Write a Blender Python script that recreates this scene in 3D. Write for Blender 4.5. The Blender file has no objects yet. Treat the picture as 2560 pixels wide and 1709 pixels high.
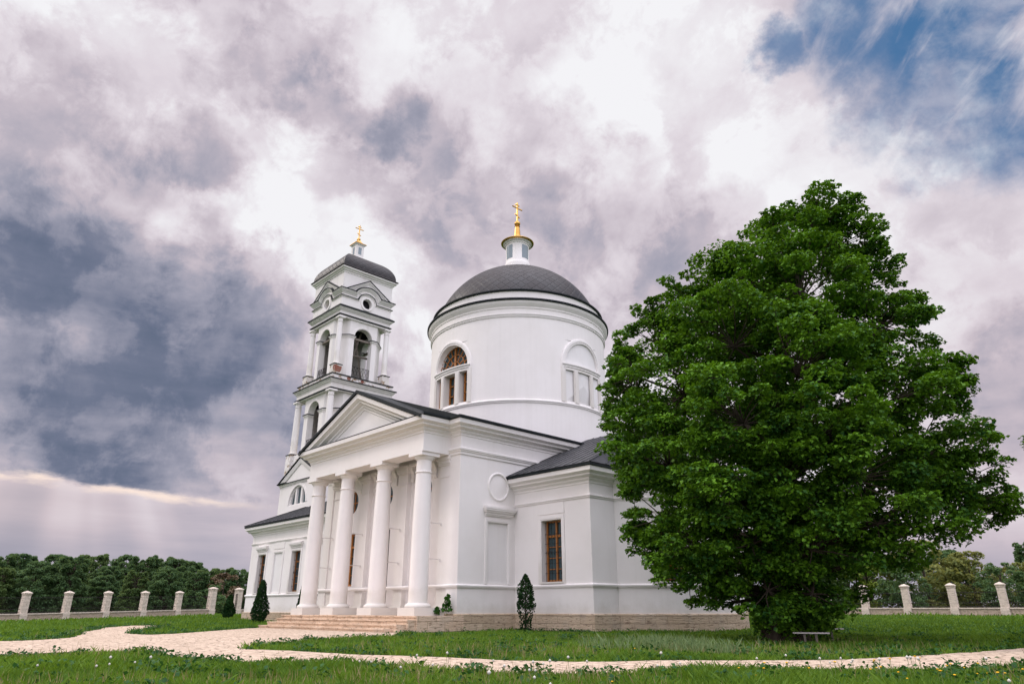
import bpy, math, random
import numpy as np
from mathutils import Vector, Matrix

SC = bpy.context.scene
COL = SC.collection
R = math.radians
rng = np.random.default_rng(7)
random.seed(7)

# ---------------------------------------------------------------- camera
cd = bpy.data.cameras.new('camera'); cam = bpy.data.objects.new('camera', cd); COL.objects.link(cam)
cam.location = (0, 0, 0.85)
cam.rotation_mode = 'XYZ'
cam.rotation_euler = (R(90 + 21.261), 0, R(46.517))
cd.sensor_width = 36.0; cd.lens = 24.177; cd.clip_start = 0.1; cd.clip_end = 4000
SC.camera = cam

# ---------------------------------------------------------------- exposure
SC.view_settings.view_transform = 'Standard'; SC.view_settings.look = 'None'
SC.view_settings.gamma = 1.0; SC.view_settings.exposure = 0.0
SC.view_settings.use_curve_mapping = False
try:
    SC.cycles.max_bounces = 6; SC.cycles.diffuse_bounces = 3; SC.cycles.glossy_bounces = 3
    SC.cycles.transparent_max_bounces = 6; SC.cycles.use_denoising = True
except Exception: pass

# ---------------------------------------------------------------- sun (veiled by cloud)
SUN_AZ, SUN_EL = -122.0, 38.0          # azimuth from +Y towards +X
sl = bpy.data.lights.new('sun', 'SUN'); sl.energy = 1.5; sl.angle = R(12); sl.color = (1.0, 0.93, 0.86)
so = bpy.data.objects.new('sun', sl); COL.objects.link(so)
sd = Vector((math.sin(R(SUN_AZ)) * math.cos(R(SUN_EL)), math.cos(R(SUN_AZ)) * math.cos(R(SUN_EL)), math.sin(R(SUN_EL))))
so.rotation_euler = sd.to_track_quat('Z', 'Y').to_euler()

# ---------------------------------------------------------------- node helper
class NT:
    def __init__(s, tree): s.t = tree; s.n = tree.nodes; s.l = tree.links; s.n.clear()
    def node(s, typ, **kw):
        nd = s.n.new(typ)
        for k, v in kw.items(): setattr(nd, k, v)
        return nd
    def put(s, sock, v):
        if v is None: return
        if isinstance(v, bpy.types.NodeSocket): s.l.new(v, sock)
        else: sock.default_value = v
    def math(s, op, a, b=None, c=None, clamp=False):
        nd = s.node('ShaderNodeMath', operation=op); nd.use_clamp = clamp
        for i, v in enumerate((a, b, c)): s.put(nd.inputs[i], v)
        return nd.outputs[0]
    def vmath(s, op, a, b=None, scale=None):
        nd = s.node('ShaderNodeVectorMath', operation=op)
        s.put(nd.inputs[0], a); s.put(nd.inputs[1], b)
        if scale is not None: s.put(nd.inputs['Scale'], scale)
        return nd.outputs['Value'] if op in ('DOT_PRODUCT', 'LENGTH') else nd.outputs[0]
    def noise(s, vec, scale, detail=4, rough=0.55, lac=2.0, dist=0.0, color=False):
        nd = s.node('ShaderNodeTexNoise'); s.put(nd.inputs['Vector'], vec)
        for k, v in (('Scale', scale), ('Detail', detail), ('Roughness', rough), ('Lacunarity', lac), ('Distortion', dist)): s.put(nd.inputs[k], v)
        return nd.outputs['Color' if color else 'Fac']
    def ramp(s, fac, stops, interp='LINEAR'):
        nd = s.node('ShaderNodeValToRGB'); cr = nd.color_ramp; cr.interpolation = interp
        while len(cr.elements) < len(stops): cr.elements.new(0.5)
        for e, (p, c) in zip(cr.elements, stops):
            e.position = p; e.color = (*c, 1) if len(c) == 3 else c
        s.put(nd.inputs[0], fac); return nd.outputs[0]
    def smooth(s, v, a, b, lo=0.0, hi=1.0):
        nd = s.node('ShaderNodeMapRange', interpolation_type='SMOOTHSTEP')
        for i, x in enumerate((v, a, b, lo, hi)): s.put(nd.inputs[i], x)
        return nd.outputs[0]
    def mix(s, fac, a, b, mode='MIX'):
        nd = s.node('ShaderNodeMix', data_type='RGBA', blend_type=mode)
        s.put(nd.inputs[0], fac)
        s.put(nd.inputs[6], (*a, 1) if isinstance(a, tuple) and len(a) == 3 else a)
        s.put(nd.inputs[7], (*b, 1) if isinstance(b, tuple) and len(b) == 3 else b)
        return nd.outputs[2]
    def scalevec(s, vec, sc):
        nd = s.node('ShaderNodeMapping'); s.put(nd.inputs[0], vec); nd.inputs['Scale'].default_value = sc
        return nd.outputs[0]
    def bump(s, h, strength=0.3, dist=0.02):
        nd = s.node('ShaderNodeBump'); s.put(nd.inputs['Height'], h)
        nd.inputs['Strength'].default_value = strength; nd.inputs['Distance'].default_value = dist
        return nd.outputs[0]

def direction(az, el):
    return (math.sin(R(az)) * math.cos(R(el)), math.cos(R(az)) * math.cos(R(el)), math.sin(R(el)))

# ---------------------------------------------------------------- sky
W = bpy.data.worlds.new('World'); SC.world = W; W.use_nodes = True
def build_sky():
    T = NT(W.node_tree)
    tc = T.node('ShaderNodeTexCoord')
    d = tc.outputs['Generated']
    sky = T.node('ShaderNodeTexSky', sky_type='NISHITA')
    sky.sun_disc = False; sky.sun_elevation = R(SUN_EL); sky.sun_rotation = R(SUN_AZ)
    sky.altitude = 150; sky.air_density = 1.0; sky.dust_density = 0.6; sky.ozone_density = 2.0
    blue = T.vmath('SCALE', sky.outputs[0], scale=0.075)
    sep = T.node('ShaderNodeSeparateXYZ'); T.l.new(d, sep.inputs[0])
    X, Y, Z = sep.outputs
    zz = T.math('ADD', T.math('MAXIMUM', Z, 0.0), 0.16)
    comb = T.node('ShaderNodeCombineXYZ')
    T.put(comb.inputs[0], T.math('DIVIDE', X, zz)); T.put(comb.inputs[1], T.math('DIVIDE', Y, zz)); comb.inputs[2].default_value = 1.7
    mp = T.node('ShaderNodeMapping'); T.l.new(comb.outputs[0], mp.inputs[0]); mp.inputs['Rotation'].default_value = (0, 0, R(35)); mp.inputs['Scale'].default_value = (0.85, 1.25, 1.0)
    pc = mp.outputs[0]
    n_warp = T.noise(pc, 1.8, 4, 0.55, color=True)
    pw = T.vmath('ADD', pc, T.vmath('SCALE', T.vmath('SUBTRACT', n_warp, (0.5, 0.5, 0.5)), scale=0.40))
    n1 = T.noise(pw, 1.9, 6, 0.50)
    n2 = T.noise(pw, 5.2, 8, 0.60)
    fine = T.noise(T.vmath('ADD', d, T.vmath('SCALE', T.vmath('SUBTRACT', n_warp, (0.5, 0.5, 0.5)), scale=0.12)), 7.5, 9, 0.60)
    # torn outlines: the direction is displaced by noise before the big features are laid out
    wn = T.noise(d, 4.5, 7, 0.62, color=True)
    wn2 = T.noise(d, 14.0, 5, 0.6, color=True)
    dw = T.vmath('ADD', d, T.vmath('SCALE', T.vmath('SUBTRACT', wn, (0.5, 0.5, 0.5)), scale=0.26))
    dw = T.vmath('NORMALIZE', T.vmath('ADD', dw, T.vmath('SCALE', T.vmath('SUBTRACT', wn2, (0.5, 0.5, 0.5)), scale=0.075)))
    def blob(az, el, r0, r1, src=dw):
        return T.smooth(T.vmath('DOT_PRODUCT', src, direction(az, el)), math.cos(R(r1)), math.cos(R(r0)))
    def add(acc, m, k): return T.math('MULTIPLY_ADD', m, k, acc)
    t = T.math('MULTIPLY_ADD', T.math('SUBTRACT', n1, 0.5), 0.38, 0.765)
    t = T.math('MULTIPLY_ADD', T.math('SUBTRACT', n2, 0.5), 0.15, t)
    t = T.math('MULTIPLY_ADD', T.math('SUBTRACT', fine, 0.5), 0.50, t)
    puff = T.noise(T.vmath('ADD', d, T.vmath('SCALE', T.vmath('SUBTRACT', T.noise(d, 5.0, 3, 0.5, color=True), (0.5, 0.5, 0.5)), scale=0.10)), 8.5, 10, 0.62)
    t = T.math('MULTIPLY_ADD', T.math('SUBTRACT', T.smooth(puff, 0.44, 0.57), 0.5), 0.15, t)
    t = T.math('MULTIPLY_ADD', T.math('SUBTRACT', T.smooth(T.noise(d, 3.6, 9, 0.60), 0.44, 0.58), 0.5), 0.09, t)
    streak = T.noise(T.scalevec(d, (4, 4, 22)), 1.0, 6, 0.58)
    for az, el, r0, r1, k in (
        (-81, 15.5, 1, 15, -0.21), (-70, 14.0, 1, 12, -0.20), (-92, 14, 2, 18, -0.17), (-80, 22, 1, 12, -0.12), (-68, 20, 1, 9, -0.09), (-59.5, 12.5, 1, 9, -0.14), (-77, 11.5, 1, 7, -0.14), (-66, 11.0, 1, 7, -0.12), (-92, 25, 1, 9, -.08), (-86, 17, .5, 4, -.10), (-73, 17, .5, 3, .12), (-77, 13.8, .4, 2.5, .08),
        (-73.2, 41.6, .3, 4.2, -0.21), (-77.5, 45.5, .5, 5, -0.15), (-82, 43, .5, 4, -0.09), (-66.6, 40.3, .3, 3.4, -0.19), (-60.2, 38.8, .3, 3.6, -0.25), (-66, 43, 0.3, 2.8, -0.12), (-63, 40.5, .3, 2.5, -0.09),
        (-80.5, 32.3, .4, 4.2, -0.15), (-74, 33.6, .4, 4.0, -0.19), (-87.5, 34.5, .5, 5, -0.13), (-77, 30.3, .4, 3.4, -0.13), (-84, 37.5, .4, 3.5, -0.09), (-70.5, 31.5, .3, 3, -0.07), (-53.5, 33.5, .5, 4.5, -0.10), (-50, 30.5, .5, 4, -0.10),
        (-43.5, 37.5, .5, 4.5, -0.18), (-42, 33, .5, 4, -0.12), (-37, 35.5, .5, 4, -0.10), (-36.5, 30.5, .5, 6, -0.12), (-33, 25, 2, 8, -0.12), (-45, 29.5, .5, 4, -0.12), (-41, 25, 1, 6, -0.12), (-29, 32.5, .5, 4, -.12), (-25, 29.5, .5, 3.5, -.12),
        (-69, 30.0, .5, 4.5, 0.30), (-62, 31.5, .5, 3.6, 0.22), (-57.5, 27.5, .5, 5, 0.26), (-63.5, 26.5, .5, 4.5, 0.22), (-79, 38.5, 1, 8, 0.08), (-51.5, 23, .5, 5, 0.18), (-57, 22, .5, 4, .14), (-87, 41, 1, 6, .14), (-70, 36.5, .5, 4, .10), (-74.5, 28, .4, 3, .10),
        (-8.5, 12.5, 1, 6, -0.30), (-4, 11.0, 1, 5, -0.20), (-14, 23, 3, 14, 0.05), (-30, 42, 3, 12, 0.09), (-50, 47, 3, 12, 0.05), (-20, 33, 2, 9, 0.08), (-38, 41, 2, 7, .10), (-10, 26, 2, 8, .06),
    ):
        t = add(t, blob(az, el, r0, r1), k)
    t = add(t, blob(-80, 16.5, 3, 17, d), -0.04)
    # flat streaks through the heavy bank low in the west
    t = T.math('MULTIPLY_ADD', T.math('MULTIPLY', T.math('SUBTRACT', streak, 0.5), blob(-78, 14, 4, 20, d)), 0.46, t)
    # low western bank: bright torn edge, then a paler, flatter band down to the horizon
    el_ = T.math('ARCSINE', Z)                                     # elevation in radians
    az_ = T.math('ARCTAN2', X, Y)                                  # azimuth from +Y
    tear = T.noise(T.scalevec(d, (9, 9, 30)), 1.0, 6, 0.65)
    edge = T.math('MULTIPLY_ADD', T.math('SUBTRACT', tear, 0.5), 0.030, T.math('MULTIPLY_ADD', T.math('ADD', az_, 1.36), -0.055, 0.146))
    dl = T.math('SUBTRACT', edge, el_)
    below = T.smooth(dl, -0.004, 0.006)
    west = T.smooth(az_, R(-58), R(-70))
    line = T.math('SUBTRACT', T.smooth(dl, -0.004, 0.004), T.smooth(dl, 0.003, 0.013))
    line = T.math('MULTIPLY', T.math('MULTIPLY', line, T.smooth(az_, R(-64), R(-73))), T.smooth(T.noise(T.scalevec(d, (12, 12, 50)), 1.0, 5, 0.6), 0.36, 0.58, 0.10, 1.0))
    strat = T.noise(T.scalevec(d, (3, 3, 26)), 1.0, 5, 0.55)
    tlow = T.math('MULTIPLY_ADD', T.math('SUBTRACT', strat, 0.5), 0.42, 0.40)
    tlow = add(tlow, T.smooth(el_, 0.015, 0.12), 0.17)
    tlow = add(tlow, T.smooth(T.noise(T.scalevec(d, (5, 5, 2)), 1.0, 3, .5), .45, .7), 0.06)
    ray = T.math('DIVIDE', T.math('SUBTRACT', az_, R(-80)), T.math('SUBTRACT', 0.36, el_))      # shafts of light fanning out below the torn edge
    rn = T.node('ShaderNodeTexNoise', noise_dimensions='1D'); T.put(rn.inputs['W'], ray); rn.inputs['Scale'].default_value = 3.6; rn.inputs['Detail'].default_value = 2.0; rn.inputs['Roughness'].default_value = 0.4
    tlow = T.math('MULTIPLY_ADD', T.math('MULTIPLY', T.math('SUBTRACT', rn.outputs['Fac'], 0.45), T.math('MULTIPLY', T.smooth(el_, 0.02, 0.11), T.smooth(az_, R(-66), R(-76)))), 0.75, tlow)
    lowmask = T.math('MULTIPLY', below, west)
    lowall = T.math('MAXIMUM', lowmask, T.smooth(el_, 0.15, 0.03))
    tm = T.node('ShaderNodeMix', data_type='FLOAT'); T.put(tm.inputs[0], lowall); T.put(tm.inputs[2], t); T.put(tm.inputs[3], tlow)
    t = T.math('MAXIMUM', tm.outputs[0], T.math('MULTIPLY_ADD', T.math('SUBTRACT', fine, 0.5), 0.60, T.math('MULTIPLY_ADD', T.math('SUBTRACT', streak, 0.5), 0.35, 0.14)))
    cloud = T.ramp(t, [(0.00, (0.105, 0.138, 0.212)), (0.18, (0.165, 0.190, 0.275)), (0.40, (0.345, 0.345, 0.430)), (0.60, (0.570, 0.508, 0.570)), (0.78, (0.740, 0.680, 0.735)), (0.98, (0.905, 0.900, 0.930))])
    cloud = T.mix(T.math('MULTIPLY', T.math('MULTIPLY', lowmask, T.smooth(az_, R(-68), R(-82))), T.smooth(el_, 0.02, 0.13, 0.0, 0.38)), cloud, (0.74, 0.60, 0.60))
    cloud = T.mix(T.math('MULTIPLY', line, 0.95), cloud, (1.0, 0.82, 0.72))
    # slightly warmer, rosier cloud low in the east
    cloud = T.mix(T.math('MULTIPLY', T.math('MULTIPLY', T.smooth(az_, R(-22), R(-8)), T.smooth(el_, 0.55, 0.06)), 0.40), cloud, (0.66, 0.55, 0.60), )
    # clear blue hole towards the north, combed by thin streaks
    az0, el0 = R(-6), R(36); rv = Vector((math.cos(az0), -math.sin(az0), 0)); uv_ = Vector((-math.sin(az0) * math.sin(el0), -math.cos(az0) * math.sin(el0), math.cos(el0)))
    cs = T.node('ShaderNodeCombineXYZ'); T.put(cs.inputs[0], T.math('MULTIPLY', T.vmath('DOT_PRODUCT', d, tuple((rv * .75 + uv_ * .66))), 3.5)); T.put(cs.inputs[1], T.math('MULTIPLY', T.vmath('DOT_PRODUCT', d, tuple((uv_ * .75 - rv * .66))), 13.0))
    st = T.noise(cs.outputs[0], 1.0, 7, 0.6, dist=0.4)
    hole = T.math('MAXIMUM', blob(-2.5, 37.0, 5, 12), T.math('MAXIMUM', T.math('MULTIPLY', blob(-10, 41, 2.5, 8), 0.95), T.math('MULTIPLY', blob(-19.5, 41, .3, 3.6), 0.85)))
    hole = T.math('MAXIMUM', hole, T.math('MULTIPLY', blob(-3, 31.5, 1.5, 5.5), 0.95))
    hole = T.math('MULTIPLY', hole, T.smooth(fine, 0.70, 0.45, 0.55, 1.0))
    hole = T.math('MULTIPLY', hole, T.smooth(st, 0.70, 0.50, 0.20, 1.0), clamp=True)
    col = T.mix(hole, cloud, T.mix(0.75, blue, (0.070, 0.200, 0.420)))
    # unseen sky behind the photographer, brightened as sunlit cloud to light the walls
    back = T.smooth(T.vmath('DOT_PRODUCT', d, direction(118, 38)), 0.05, 0.85, 1.0, 2.5)
    over = T.smooth(Z, 0.74, 0.95, 1.0, 2.3)  # sky above the frame brightened too, for stronger light from overhead
    tint = T.mix(T.smooth(T.vmath('DOT_PRODUCT', d, direction(100, 30)), 0.1, 0.8), (1.0, 1.0, 1.0), (0.93, 1.0, 1.06))
    col = T.mix(1.0, T.vmath('SCALE', col, scale=T.math('MULTIPLY', back, over)), tint, 'MULTIPLY')
    # below the horizon: dull ground light
    col = T.mix(T.smooth(Z, -0.01, -0.06), col, (0.10, 0.12, 0.08))
    bg = T.node('ShaderNodeBackground'); T.put(bg.inputs[0], col); bg.inputs[1].default_value = 1.0
    out = T.node('ShaderNodeOutputWorld'); T.l.new(bg.outputs[0], out.inputs[0])
    W.cycles.sampling_method = 'MANUAL'; W.cycles.sample_map_resolution = 256
build_sky()

# ---------------------------------------------------------------- materials
MATS = {}
def mat(name, rough=0.8, metal=0.0, spec=0.3, build=None, color=(0.5, 0.5, 0.5)):
    m = bpy.data.materials.new(name); m.use_nodes = True; T = NT(m.node_tree)
    b = T.node('ShaderNodeBsdfPrincipled'); o = T.node('ShaderNodeOutputMaterial'); T.l.new(b.outputs[0], o.inputs[0])
    b.inputs['Base Color'].default_value = (*color, 1); b.inputs['Roughness'].default_value = rough
    b.inputs['Metallic'].default_value = metal; b.inputs['Specular IOR Level'].default_value = spec
    if build: build(T, b)
    MATS[name] = m; return m
def objco(T): return T.node('ShaderNodeTexCoord').outputs['Object']
def wallco(T):                                                     # run along the wall, height
    s = T.node('ShaderNodeSeparateXYZ'); T.l.new(objco(T), s.inputs[0])
    c = T.node('ShaderNodeCombineXYZ'); T.put(c.inputs[0], T.math('ADD', s.outputs[0], s.outputs[1])); T.put(c.inputs[1], s.outputs[2])
    return c.outputs[0]

def plaster_b(tint, stain, peel=0.0):
    def f(T, b):
        co = objco(T)
        n = T.noise(co, 0.55, 5, 0.6); st = T.noise(T.scalevec(co, (1.6, 1.6, 0.12)), 1.0, 5, 0.6); fi = T.noise(co, 9.0, 4, 0.6)
        c = T.mix(T.smooth(n, 0.35, 0.7), tint, tuple(x * y for x, y in zip(tint, (0.955, 0.952, 0.945))))
        c = T.mix(T.math('MULTIPLY', T.smooth(st, 0.52, 0.75), stain), c, (0.56, 0.53, 0.47))
        c = T.mix(T.math('MULTIPLY', T.smooth(fi, 0.62, 0.8), 0.10), c, (0.60, 0.57, 0.52))
        sz_ = T.node('ShaderNodeSeparateXYZ'); T.l.new(co, sz_.inputs[0])
        spl = T.math('MULTIPLY', T.smooth(T.math('ADD', sz_.outputs[2], T.math('MULTIPLY', T.noise(co, 1.4, 5, 0.65), 1.3)), 1.95, 1.25), 0.42)
        c = T.mix(spl, c, (0.54, 0.50, 0.42))
        if peel:
            pn = T.noise(co, 2.6, 7, 0.68)
            pm = T.smooth(pn, 0.60 - peel, 0.625 - peel)
            bn = T.noise(co, 7, 4, 0.6)
            c = T.mix(pm, c, T.ramp(bn, [(0.35, (0.42, 0.36, 0.27)), (0.55, (0.30, 0.20, 0.13)), (0.72, (0.16, 0.11, 0.08))]))
        T.put(b.inputs['Base Color'], c)
        hb = T.math('ADD', T.noise(co, 30, 3, 0.6), T.math('MULTIPLY', T.noise(co, 2.0, 3, 0.5), 2.0))
        T.put(b.inputs['Normal'], T.bump(hb, 0.25, 0.012))
    return f
mat('plaster', 0.85, 0, 0.2, plaster_b((0.845, 0.805, 0.78), 0.14))
mat('plaster_old', 0.9, 0, 0.15, plaster_b((0.81, 0.775, 0.75), 0.36))
mat('plaster_peeling', 0.9, 0, 0.15, plaster_b((0.78, 0.745, 0.725), 0.35, 0.055))
mat('plaster_blind', 0.85, 0, 0.2, plaster_b((0.81, 0.785, 0.77), 0.20))

def limestone_b(c1, c2, cd, bw, bh, mort):
    def f(T, b):
        w = wallco(T); co = objco(T)
        dw = T.vmath('ADD', w, T.vmath('SCALE', T.vmath('SUBTRACT', T.noise(co, 3, 3, 0.6, color=True), (0.5, 0.5, 0.5)), scale=0.03))
        br = T.node('ShaderNodeTexBrick'); T.l.new(dw, br.inputs['Vector'])
        br.inputs['Color1'].default_value = (*c1, 1); br.inputs['Color2'].default_value = (*c2, 1); br.inputs['Mortar'].default_value = (*mort, 1)
        br.inputs['Scale'].default_value = 1.0; br.inputs['Brick Width'].default_value = bw; br.inputs['Row Height'].default_value = bh
        br.inputs['Mortar Size'].default_value = 0.012; br.inputs['Mortar Smooth'].default_value = 0.4; br.inputs['Bias'].default_value = 0.0
        lay = T.noise(T.scalevec(co, (1.2, 1.2, 14)), 1.6, 7, 0.68)
        pits = T.noise(T.scalevec(co, (2.4, 2.4, 11)), 1.5, 6, 0.72)
        big = T.noise(co, 0.8, 4, 0.6)
        c = T.mix(T.smooth(lay, 0.40, 0.62, 0, 0.85), br.outputs['Color'], c2)
        c = T.mix(T.smooth(pits, 0.53, 0.64, 0, 0.9), c, cd)
        c = T.mix(T.smooth(big, 0.5, 0.75, 0, 0.45), c, (0.34, 0.31, 0.26))
        T.put(b.inputs['Base Color'], c)
        h = T.math('SUBTRACT', T.math('MULTIPLY_ADD', lay, 0.8, T.math('MULTIPLY', pits, -0.9)), T.math('MULTIPLY', br.outputs['Fac'], 0.8))
        T.put(b.inputs['Normal'], T.bump(h, 0.7, 0.05))
    return f
mat('limestone', 0.95, 0, 0.1, limestone_b((0.66, 0.53, 0.39), (0.50, 0.385, 0.27), (0.19, 0.13, 0.09), 1.3, 0.30, (0.20, 0.145, 0.10)))
mat('step_stone', 0.95, 0, 0.1, limestone_b((0.74, 0.58, 0.44), (0.62, 0.46, 0.33), (0.27, 0.18, 0.12), 0.9, 0.40, (0.33, 0.23, 0.16)))
mat('fence_stone', 0.95, 0, 0.1, limestone_b((0.60, 0.49, 0.38), (0.48, 0.38, 0.29), (0.24, 0.19, 0.15), 0.45, 0.09, (0.24, 0.20, 0.16)))
mat('pillar_stone', 0.95, 0, 0.1, limestone_b((0.70, 0.60, 0.51), (0.64, 0.54, 0.45), (0.42, 0.36, 0.30), 0.7, 0.28, (0.42, 0.37, 0.32)))

def path_b(T, b):
    co = objco(T)
    wv = T.vmath('ADD', co, T.vmath('SCALE', T.vmath('SUBTRACT', T.noise(co, 1.6, 4, 0.6, color=True), (0.5, 0.5, 0.5)), scale=0.25))
    v = T.node('ShaderNodeTexVoronoi', feature='DISTANCE_TO_EDGE'); T.l.new(wv, v.inputs['Vector']); v.inputs['Scale'].default_value = 3.4
    vc = T.node('ShaderNodeTexVoronoi'); T.l.new(wv, vc.inputs['Vector']); vc.inputs['Scale'].default_value = 3.4
    sp = T.node('ShaderNodeSeparateColor'); T.l.new(vc.outputs['Color'], sp.inputs[0])
    n = T.noise(co, 7, 6, 0.65); big = T.noise(co, 0.35, 4, 0.6)
    c = T.ramp(sp.outputs[0], [(0.0, (0.57, 0.445, 0.335)), (0.5, (0.61, 0.48, 0.365)), (1.0, (0.65, 0.515, 0.395))])
    c = T.mix(T.smooth(n, 0.48, 0.68, 0, 0.75), c, (0.42, 0.31, 0.23))
    c = T.mix(T.smooth(big, 0.5, 0.72, 0, 0.4), c, (0.46, 0.35, 0.26))
    c = T.mix(T.smooth(v.outputs['Distance'], 0.045, 0.012), c, T.mix(T.smooth(T.noise(co, 1.1, 4, 0.6), 0.4, 0.6), (0.30, 0.22, 0.155), (0.50, 0.385, 0.285)))
    T.put(b.inputs['Base Color'], c)
    h = T.math('MULTIPLY_ADD', n, 0.5, T.smooth(v.outputs['Distance'], 0.0, 0.08))
    T.put(b.inputs['Normal'], T.bump(h, 0.9, 0.06))
mat('paving', 0.95, 0, 0.1, path_b)

def lawn_b(T, b):
    co = objco(T)
    n = T.noise(co, 0.35, 5, 0.6); n2 = T.noise(co, 5, 5, 0.7); n3 = T.noise(co, 28, 4, 0.7)
    c = T.ramp(n2, [(0.3, (0.012, 0.040, 0.010)), (0.55, (0.030, 0.095, 0.016)), (0.8, (0.055, 0.14, 0.022))])
    c = T.mix(T.smooth(n, 0.45, 0.7, 0, 0.5), c, (0.050, 0.120, 0.018))
    c = T.mix(T.smooth(n3, 0.55, 0.75, 0, 0.5), c, (0.010, 0.032, 0.010))
    T.put(b.inputs['Base Color'], c)
    T.put(b.inputs['Normal'], T.bump(T.math('ADD', n2, n3), 1.0, 0.12))
mat('lawn', 1.0, 0, 0.05, lawn_b)

def roof_b(base, sheen):
    def f(T, b):
        co = objco(T); n = T.noise(co, 1.2, 5, 0.6); n2 = T.noise(T.scalevec(co, (1, 1, 6)), 4, 4, 0.6)
        T.put(b.inputs['Base Color'], T.mix(T.smooth(n, 0.35, 0.7), base, sheen))
        T.put(b.inputs['Roughness'], T.smooth(n2, 0.3, 0.7, 0.38, 0.6))
        T.put(b.inputs['Normal'], T.bump(n2, 0.15, 0.02))
    return f
mat('roof_metal', 0.5, 0.0, 0.35, roof_b((0.032, 0.033, 0.037), (0.062, 0.061, 0.066)))
mat('seam_metal', 0.5, 0.0, 0.4, roof_b((0.008, 0.010, 0.011), (0.016, 0.018, 0.019)))
mat('gutter_metal', 0.7, 0.0, 0.12, roof_b((0.012, 0.016, 0.018), (0.022, 0.026, 0.028)))

def shingle_b(T, b):
    uv = T.node('ShaderNodeTexCoord').outputs['UV']
    s = T.node('ShaderNodeSeparateXYZ'); T.l.new(uv, s.inputs[0]); U, V = s.outputs[0], s.outputs[1]
    a = T.math('ADD', U, V); c_ = T.math('SUBTRACT', U, V)
    fa = T.math('FRACT', a); fc = T.math('FRACT', c_)
    ida = T.math('FLOOR', a); idc = T.math('FLOOR', c_)
    cb = T.node('ShaderNodeCombineXYZ'); T.put(cb.inputs[0], ida); T.put(cb.inputs[1], idc)
    wn = T.node('ShaderNodeTexWhiteNoise', noise_dimensions='3D'); T.l.new(cb.outputs[0], wn.inputs[0])
    ea = T.math('MINIMUM', fa, T.math('SUBTRACT', 1.0, fa)); ec = T.math('MINIMUM', fc, T.math('SUBTRACT', 1.0, fc))
    e = T.math('MINIMUM', ea, ec); line = T.smooth(e, 0.10, 0.03)
    col = T.ramp(wn.outputs['Value'], [(0.0, (0.017, 0.015, 0.016)), (1.0, (0.034, 0.028, 0.028))])
    col = T.mix(T.math('MULTIPLY', line, 0.8), col, (0.008, 0.008, 0.009))
    T.put(b.inputs['Base Color'], col)
    T.put(b.inputs['Roughness'], T.math('MULTIPLY_ADD', wn.outputs['Value'], 0.14, 0.40))
    h = T.math('SUBTRACT', T.math('MULTIPLY', T.math('ADD', fa, T.math('SUBTRACT', 1.0, fc)), 0.5), T.math('MULTIPLY', line, 0.6))
    T.put(b.inputs['Normal'], T.bump(h, 0.5, 0.05))
mat('shingle', 0.4, 0.0, 0.32, shingle_b)

def gold_b(T, b):
    n = T.noise(objco(T), 6, 3, 0.5)
    T.put(b.inputs['Base Color'], T.mix(n, (0.52, 0.29, 0.07), (0.66, 0.38, 0.10)))
mat('gold', 0.32, 0.85, 0.5, gold_b)
def wood_b(c1, c2):
    def f(T, b):
        n = T.noise(T.scalevec(objco(T), (12, 12, 1.5)), 2.0, 5, 0.6)
        T.put(b.inputs['Base Color'], T.mix(n, c1, c2))
    return f
mat('window_wood', 0.5, 0, 0.4, wood_b((0.26, 0.095, 0.018), (0.44, 0.17, 0.038)))
mat('old_beam', 0.9, 0, 0.1, wood_b((0.14, 0.115, 0.09), (0.26, 0.23, 0.20)))
mat('bench_wood', 0.8, 0, 0.2, wood_b((0.72, 0.66, 0.62), (0.82, 0.76, 0.72)))
mat('bark', 0.95, 0, 0.1, wood_b((0.035, 0.027, 0.02), (0.085, 0.068, 0.052)))
mat('glass', 0.08, 0, 0.5, lambda T, b: T.put(b.inputs['Base Color'], T.mix(T.noise(T.scalevec(objco(T), (5, 5, .6)), 1.5, 3), (0.022, 0.042, 0.048), (0.075, 0.125, 0.140))))
mat('lantern_glass', 0.15, 0, 0.5, None, (0.24, 0.29, 0.32))
mat('iron', 0.6, 0.3, 0.3, None, (0.018, 0.014, 0.014))
mat('white_rod', 0.6, 0, 0.3, None, (0.66, 0.62, 0.60))
mat('dark_inside', 0.95, 0, 0.05, None, (0.02, 0.02, 0.022))  # shade of the interiors put into a near-black colour
mat('brick', 0.95, 0, 0.1, limestone_b((0.36, 0.12, 0.075), (0.28, 0.09, 0.06), (0.2, 0.07, 0.05), 0.26, 0.085, (0.34, 0.28, 0.23)))

def leaf_b(dark, light, scale=1.1, transl=0.35):
    def f(T, b):
        co = objco(T)
        n = T.noise(co, scale, 3, 0.6); n2 = T.noise(co, 9, 2, 0.6)
        c = T.mix(T.smooth(T.math('MULTIPLY_ADD', n2, 0.5, T.math('MULTIPLY', n, 0.5)), 0.36, 0.64), dark, light)
        T.put(b.inputs['Base Color'], c)
        tr = T.node('ShaderNodeBsdfTranslucent'); T.put(tr.inputs[0], T.mix(0.5, c, (light[0] * 1.6, light[1] * 1.4, light[2] * 0.7)))
        mx = T.node('ShaderNodeMixShader'); mx.inputs[0].default_value = transl
        out = [n_ for n_ in T.n if n_.type == 'OUTPUT_MATERIAL'][0]
        T.l.new(b.outputs[0], mx.inputs[1]); T.l.new(tr.outputs[0], mx.inputs[2]); T.l.new(mx.outputs[0], out.inputs[0])
    return f
mat('lime_leaf', 0.6, 0, 0.2, leaf_b((0.008, 0.056, 0.012), (0.140, 0.300, 0.016), 1.3, 0.21))
mat('wood_leaf', 0.7, 0, 0.15, leaf_b((0.060, 0.120, 0.052), (0.125, 0.205, 0.085), 0.15, 0.4))
mat('yellow_leaf', 0.7, 0, 0.15, leaf_b((0.11, 0.18, 0.03), (0.25, 0.33, 0.055), 0.5, 0.4))
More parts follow.
